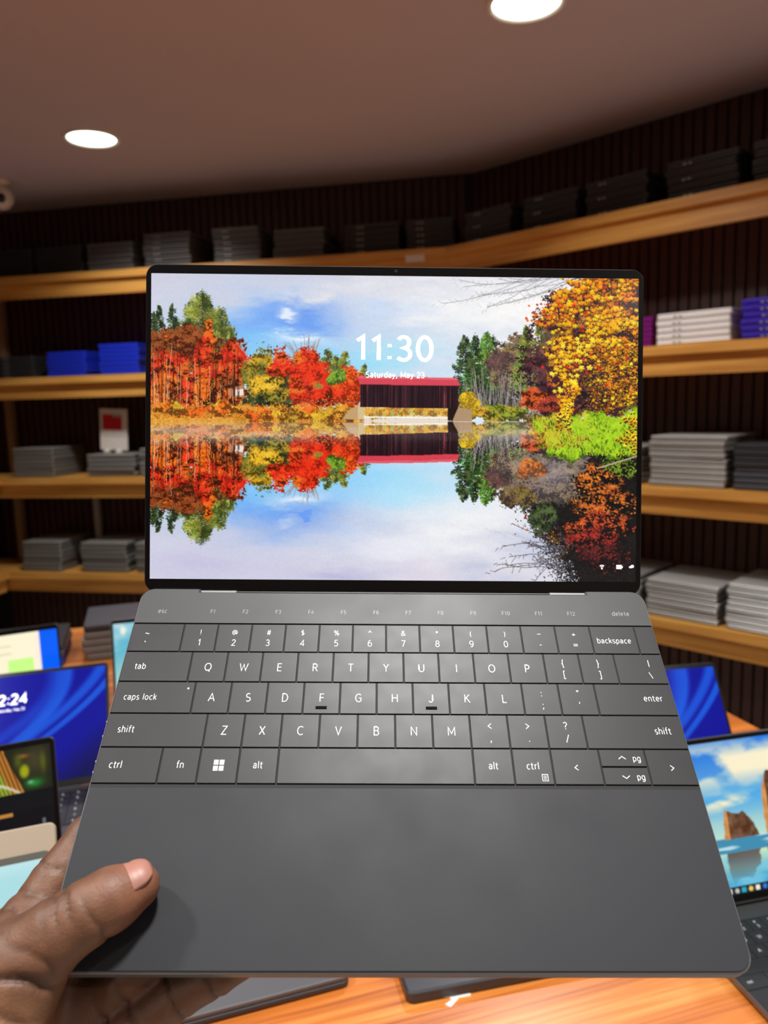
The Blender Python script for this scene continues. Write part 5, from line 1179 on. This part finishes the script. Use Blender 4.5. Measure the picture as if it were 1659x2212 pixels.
# flesh gives way where it presses on the laptop
lx, ly, lz = -147.8 - GX, -0.3 - GY, np.maximum(GZ - 0.02, -9.6 - GZ)
boxd = np.maximum(np.maximum(lx, ly), lz)
SK = np.maximum(SK, -boxd)
HV, HF = surface_nets(SK, HO, HH)
del SK, boxd
for _ in range(2):      # light smoothing
    acc = np.zeros_like(HV); cnt = np.zeros(len(HV))
    for a, b in ((0, 1), (1, 2), (2, 3), (3, 0)):
        np.add.at(acc, HF[:, a], HV[HF[:, b]]); np.add.at(acc, HF[:, b], HV[HF[:, a]]); np.add.at(cnt, HF[:, a], 1); np.add.at(cnt, HF[:, b], 1)
    HV = 0.5 * HV + 0.5 * acc / cnt[:, None]
hm = bpy.data.meshes.new('hand')
hm.vertices.add(len(HV)); hm.vertices.foreach_set('co', (HV / 1000).ravel())
hm.loops.add(HF.size); hm.loops.foreach_set('vertex_index', HF.astype(np.int32).ravel())
hm.polygons.add(len(HF)); hm.polygons.foreach_set('loop_start', np.arange(0, HF.size, 4))
hm.update(calc_edges=True); hm.shade_smooth()
# pigment: darker on the back of the hand, warmer and lighter toward the pads and the palm
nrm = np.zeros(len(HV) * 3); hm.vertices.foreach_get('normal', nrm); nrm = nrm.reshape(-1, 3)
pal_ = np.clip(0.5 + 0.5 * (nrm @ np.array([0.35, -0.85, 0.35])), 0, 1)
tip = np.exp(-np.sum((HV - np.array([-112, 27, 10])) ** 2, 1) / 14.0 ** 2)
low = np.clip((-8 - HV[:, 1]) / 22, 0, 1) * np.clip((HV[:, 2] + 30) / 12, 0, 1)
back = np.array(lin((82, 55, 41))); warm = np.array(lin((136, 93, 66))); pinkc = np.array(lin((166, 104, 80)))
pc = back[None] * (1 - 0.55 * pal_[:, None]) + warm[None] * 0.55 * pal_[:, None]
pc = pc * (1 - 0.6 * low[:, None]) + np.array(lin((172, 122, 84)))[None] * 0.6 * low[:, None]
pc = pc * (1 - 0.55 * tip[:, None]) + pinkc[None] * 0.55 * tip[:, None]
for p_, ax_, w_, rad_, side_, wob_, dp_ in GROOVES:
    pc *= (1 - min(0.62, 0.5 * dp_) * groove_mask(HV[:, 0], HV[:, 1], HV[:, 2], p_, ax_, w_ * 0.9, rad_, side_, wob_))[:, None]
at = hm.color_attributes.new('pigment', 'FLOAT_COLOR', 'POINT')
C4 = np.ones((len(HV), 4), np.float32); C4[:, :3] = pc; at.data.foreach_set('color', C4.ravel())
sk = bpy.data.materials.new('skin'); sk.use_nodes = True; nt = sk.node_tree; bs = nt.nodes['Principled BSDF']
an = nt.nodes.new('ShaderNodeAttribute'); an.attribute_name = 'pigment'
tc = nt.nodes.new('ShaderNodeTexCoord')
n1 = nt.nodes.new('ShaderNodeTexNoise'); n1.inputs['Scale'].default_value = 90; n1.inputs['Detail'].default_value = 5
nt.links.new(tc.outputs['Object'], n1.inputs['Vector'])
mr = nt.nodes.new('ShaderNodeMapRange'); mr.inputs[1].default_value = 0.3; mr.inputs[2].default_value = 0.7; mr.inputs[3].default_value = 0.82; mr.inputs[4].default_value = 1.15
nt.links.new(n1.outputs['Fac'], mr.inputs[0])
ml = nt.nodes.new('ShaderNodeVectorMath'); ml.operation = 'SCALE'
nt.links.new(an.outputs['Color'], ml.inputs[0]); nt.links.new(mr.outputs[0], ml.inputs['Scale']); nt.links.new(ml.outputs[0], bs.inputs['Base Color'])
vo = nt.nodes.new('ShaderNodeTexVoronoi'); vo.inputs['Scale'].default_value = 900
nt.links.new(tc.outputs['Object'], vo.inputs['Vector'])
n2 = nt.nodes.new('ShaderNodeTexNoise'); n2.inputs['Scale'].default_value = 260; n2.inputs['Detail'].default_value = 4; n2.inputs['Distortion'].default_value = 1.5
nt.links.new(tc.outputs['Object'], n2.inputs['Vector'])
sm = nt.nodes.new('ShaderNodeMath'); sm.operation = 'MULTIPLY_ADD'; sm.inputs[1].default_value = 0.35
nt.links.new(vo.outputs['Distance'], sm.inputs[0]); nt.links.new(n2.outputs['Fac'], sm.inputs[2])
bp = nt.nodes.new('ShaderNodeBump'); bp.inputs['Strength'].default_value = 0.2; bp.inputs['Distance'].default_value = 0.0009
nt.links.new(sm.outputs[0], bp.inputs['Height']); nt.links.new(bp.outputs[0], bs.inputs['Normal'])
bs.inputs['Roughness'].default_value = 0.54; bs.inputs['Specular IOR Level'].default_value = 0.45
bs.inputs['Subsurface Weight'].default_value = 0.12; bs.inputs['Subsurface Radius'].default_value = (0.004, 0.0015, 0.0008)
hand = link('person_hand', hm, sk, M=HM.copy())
tag(hand, 'bare left hand gripping the front left corner of the held laptop, thumb on top', 'hand')
# thumbnail: curved plate on the upper side of the last joint
ctr = np.array([-111.5, 30.5, 10.0]); axd = np.array([8.5, 5.5, -1.6]); axd /= np.linalg.norm(axd)
up = np.array([-0.20, 0.27, 0.95]); up -= axd * (up @ axd); up /= np.linalg.norm(up); sd = np.cross(axd, up)
NV, NF = [], []
nu, nv = 18, 15
for i in range(nu + 1):
    u = i / nu
    sa = -15.0 + 22.4 * u
    c0 = ctr + axd * sa
    rad = 9.6 + 2.6 * min(1, -sa / 10.2) if sa < 0 else math.sqrt(9.6 ** 2 - sa ** 2) + 0.10 * sa
    end = math.sqrt(max(0, 1 - (abs(2 * u - 1)) ** 3.2))
    for j in range(nv + 1):
        th = math.radians(52) * (2 * j / nv - 1) * (0.25 + 0.75 * end) 
        NV.append(tuple((c0 + (rad + 0.05) * (math.cos(th) * up + math.sin(th) * sd)) / 1000))
for i in range(nu):
    for j in range(nv):
        k = i * (nv + 1) + j; NF.append((k, k + 1, k + nv + 2, k + nv + 1))
nm = mesh('thumbnail', NV, NF, True)
nail = link('thumbnail', nm, mat('nail', (152, 104, 90), 0.46, noise=0.06, nscale=200), hand)
so = nail.modifiers.new('thickness', 'SOLIDIFY'); so.thickness = 0.0006; so.offset = 1
nail['label'] = 'pink thumbnail'
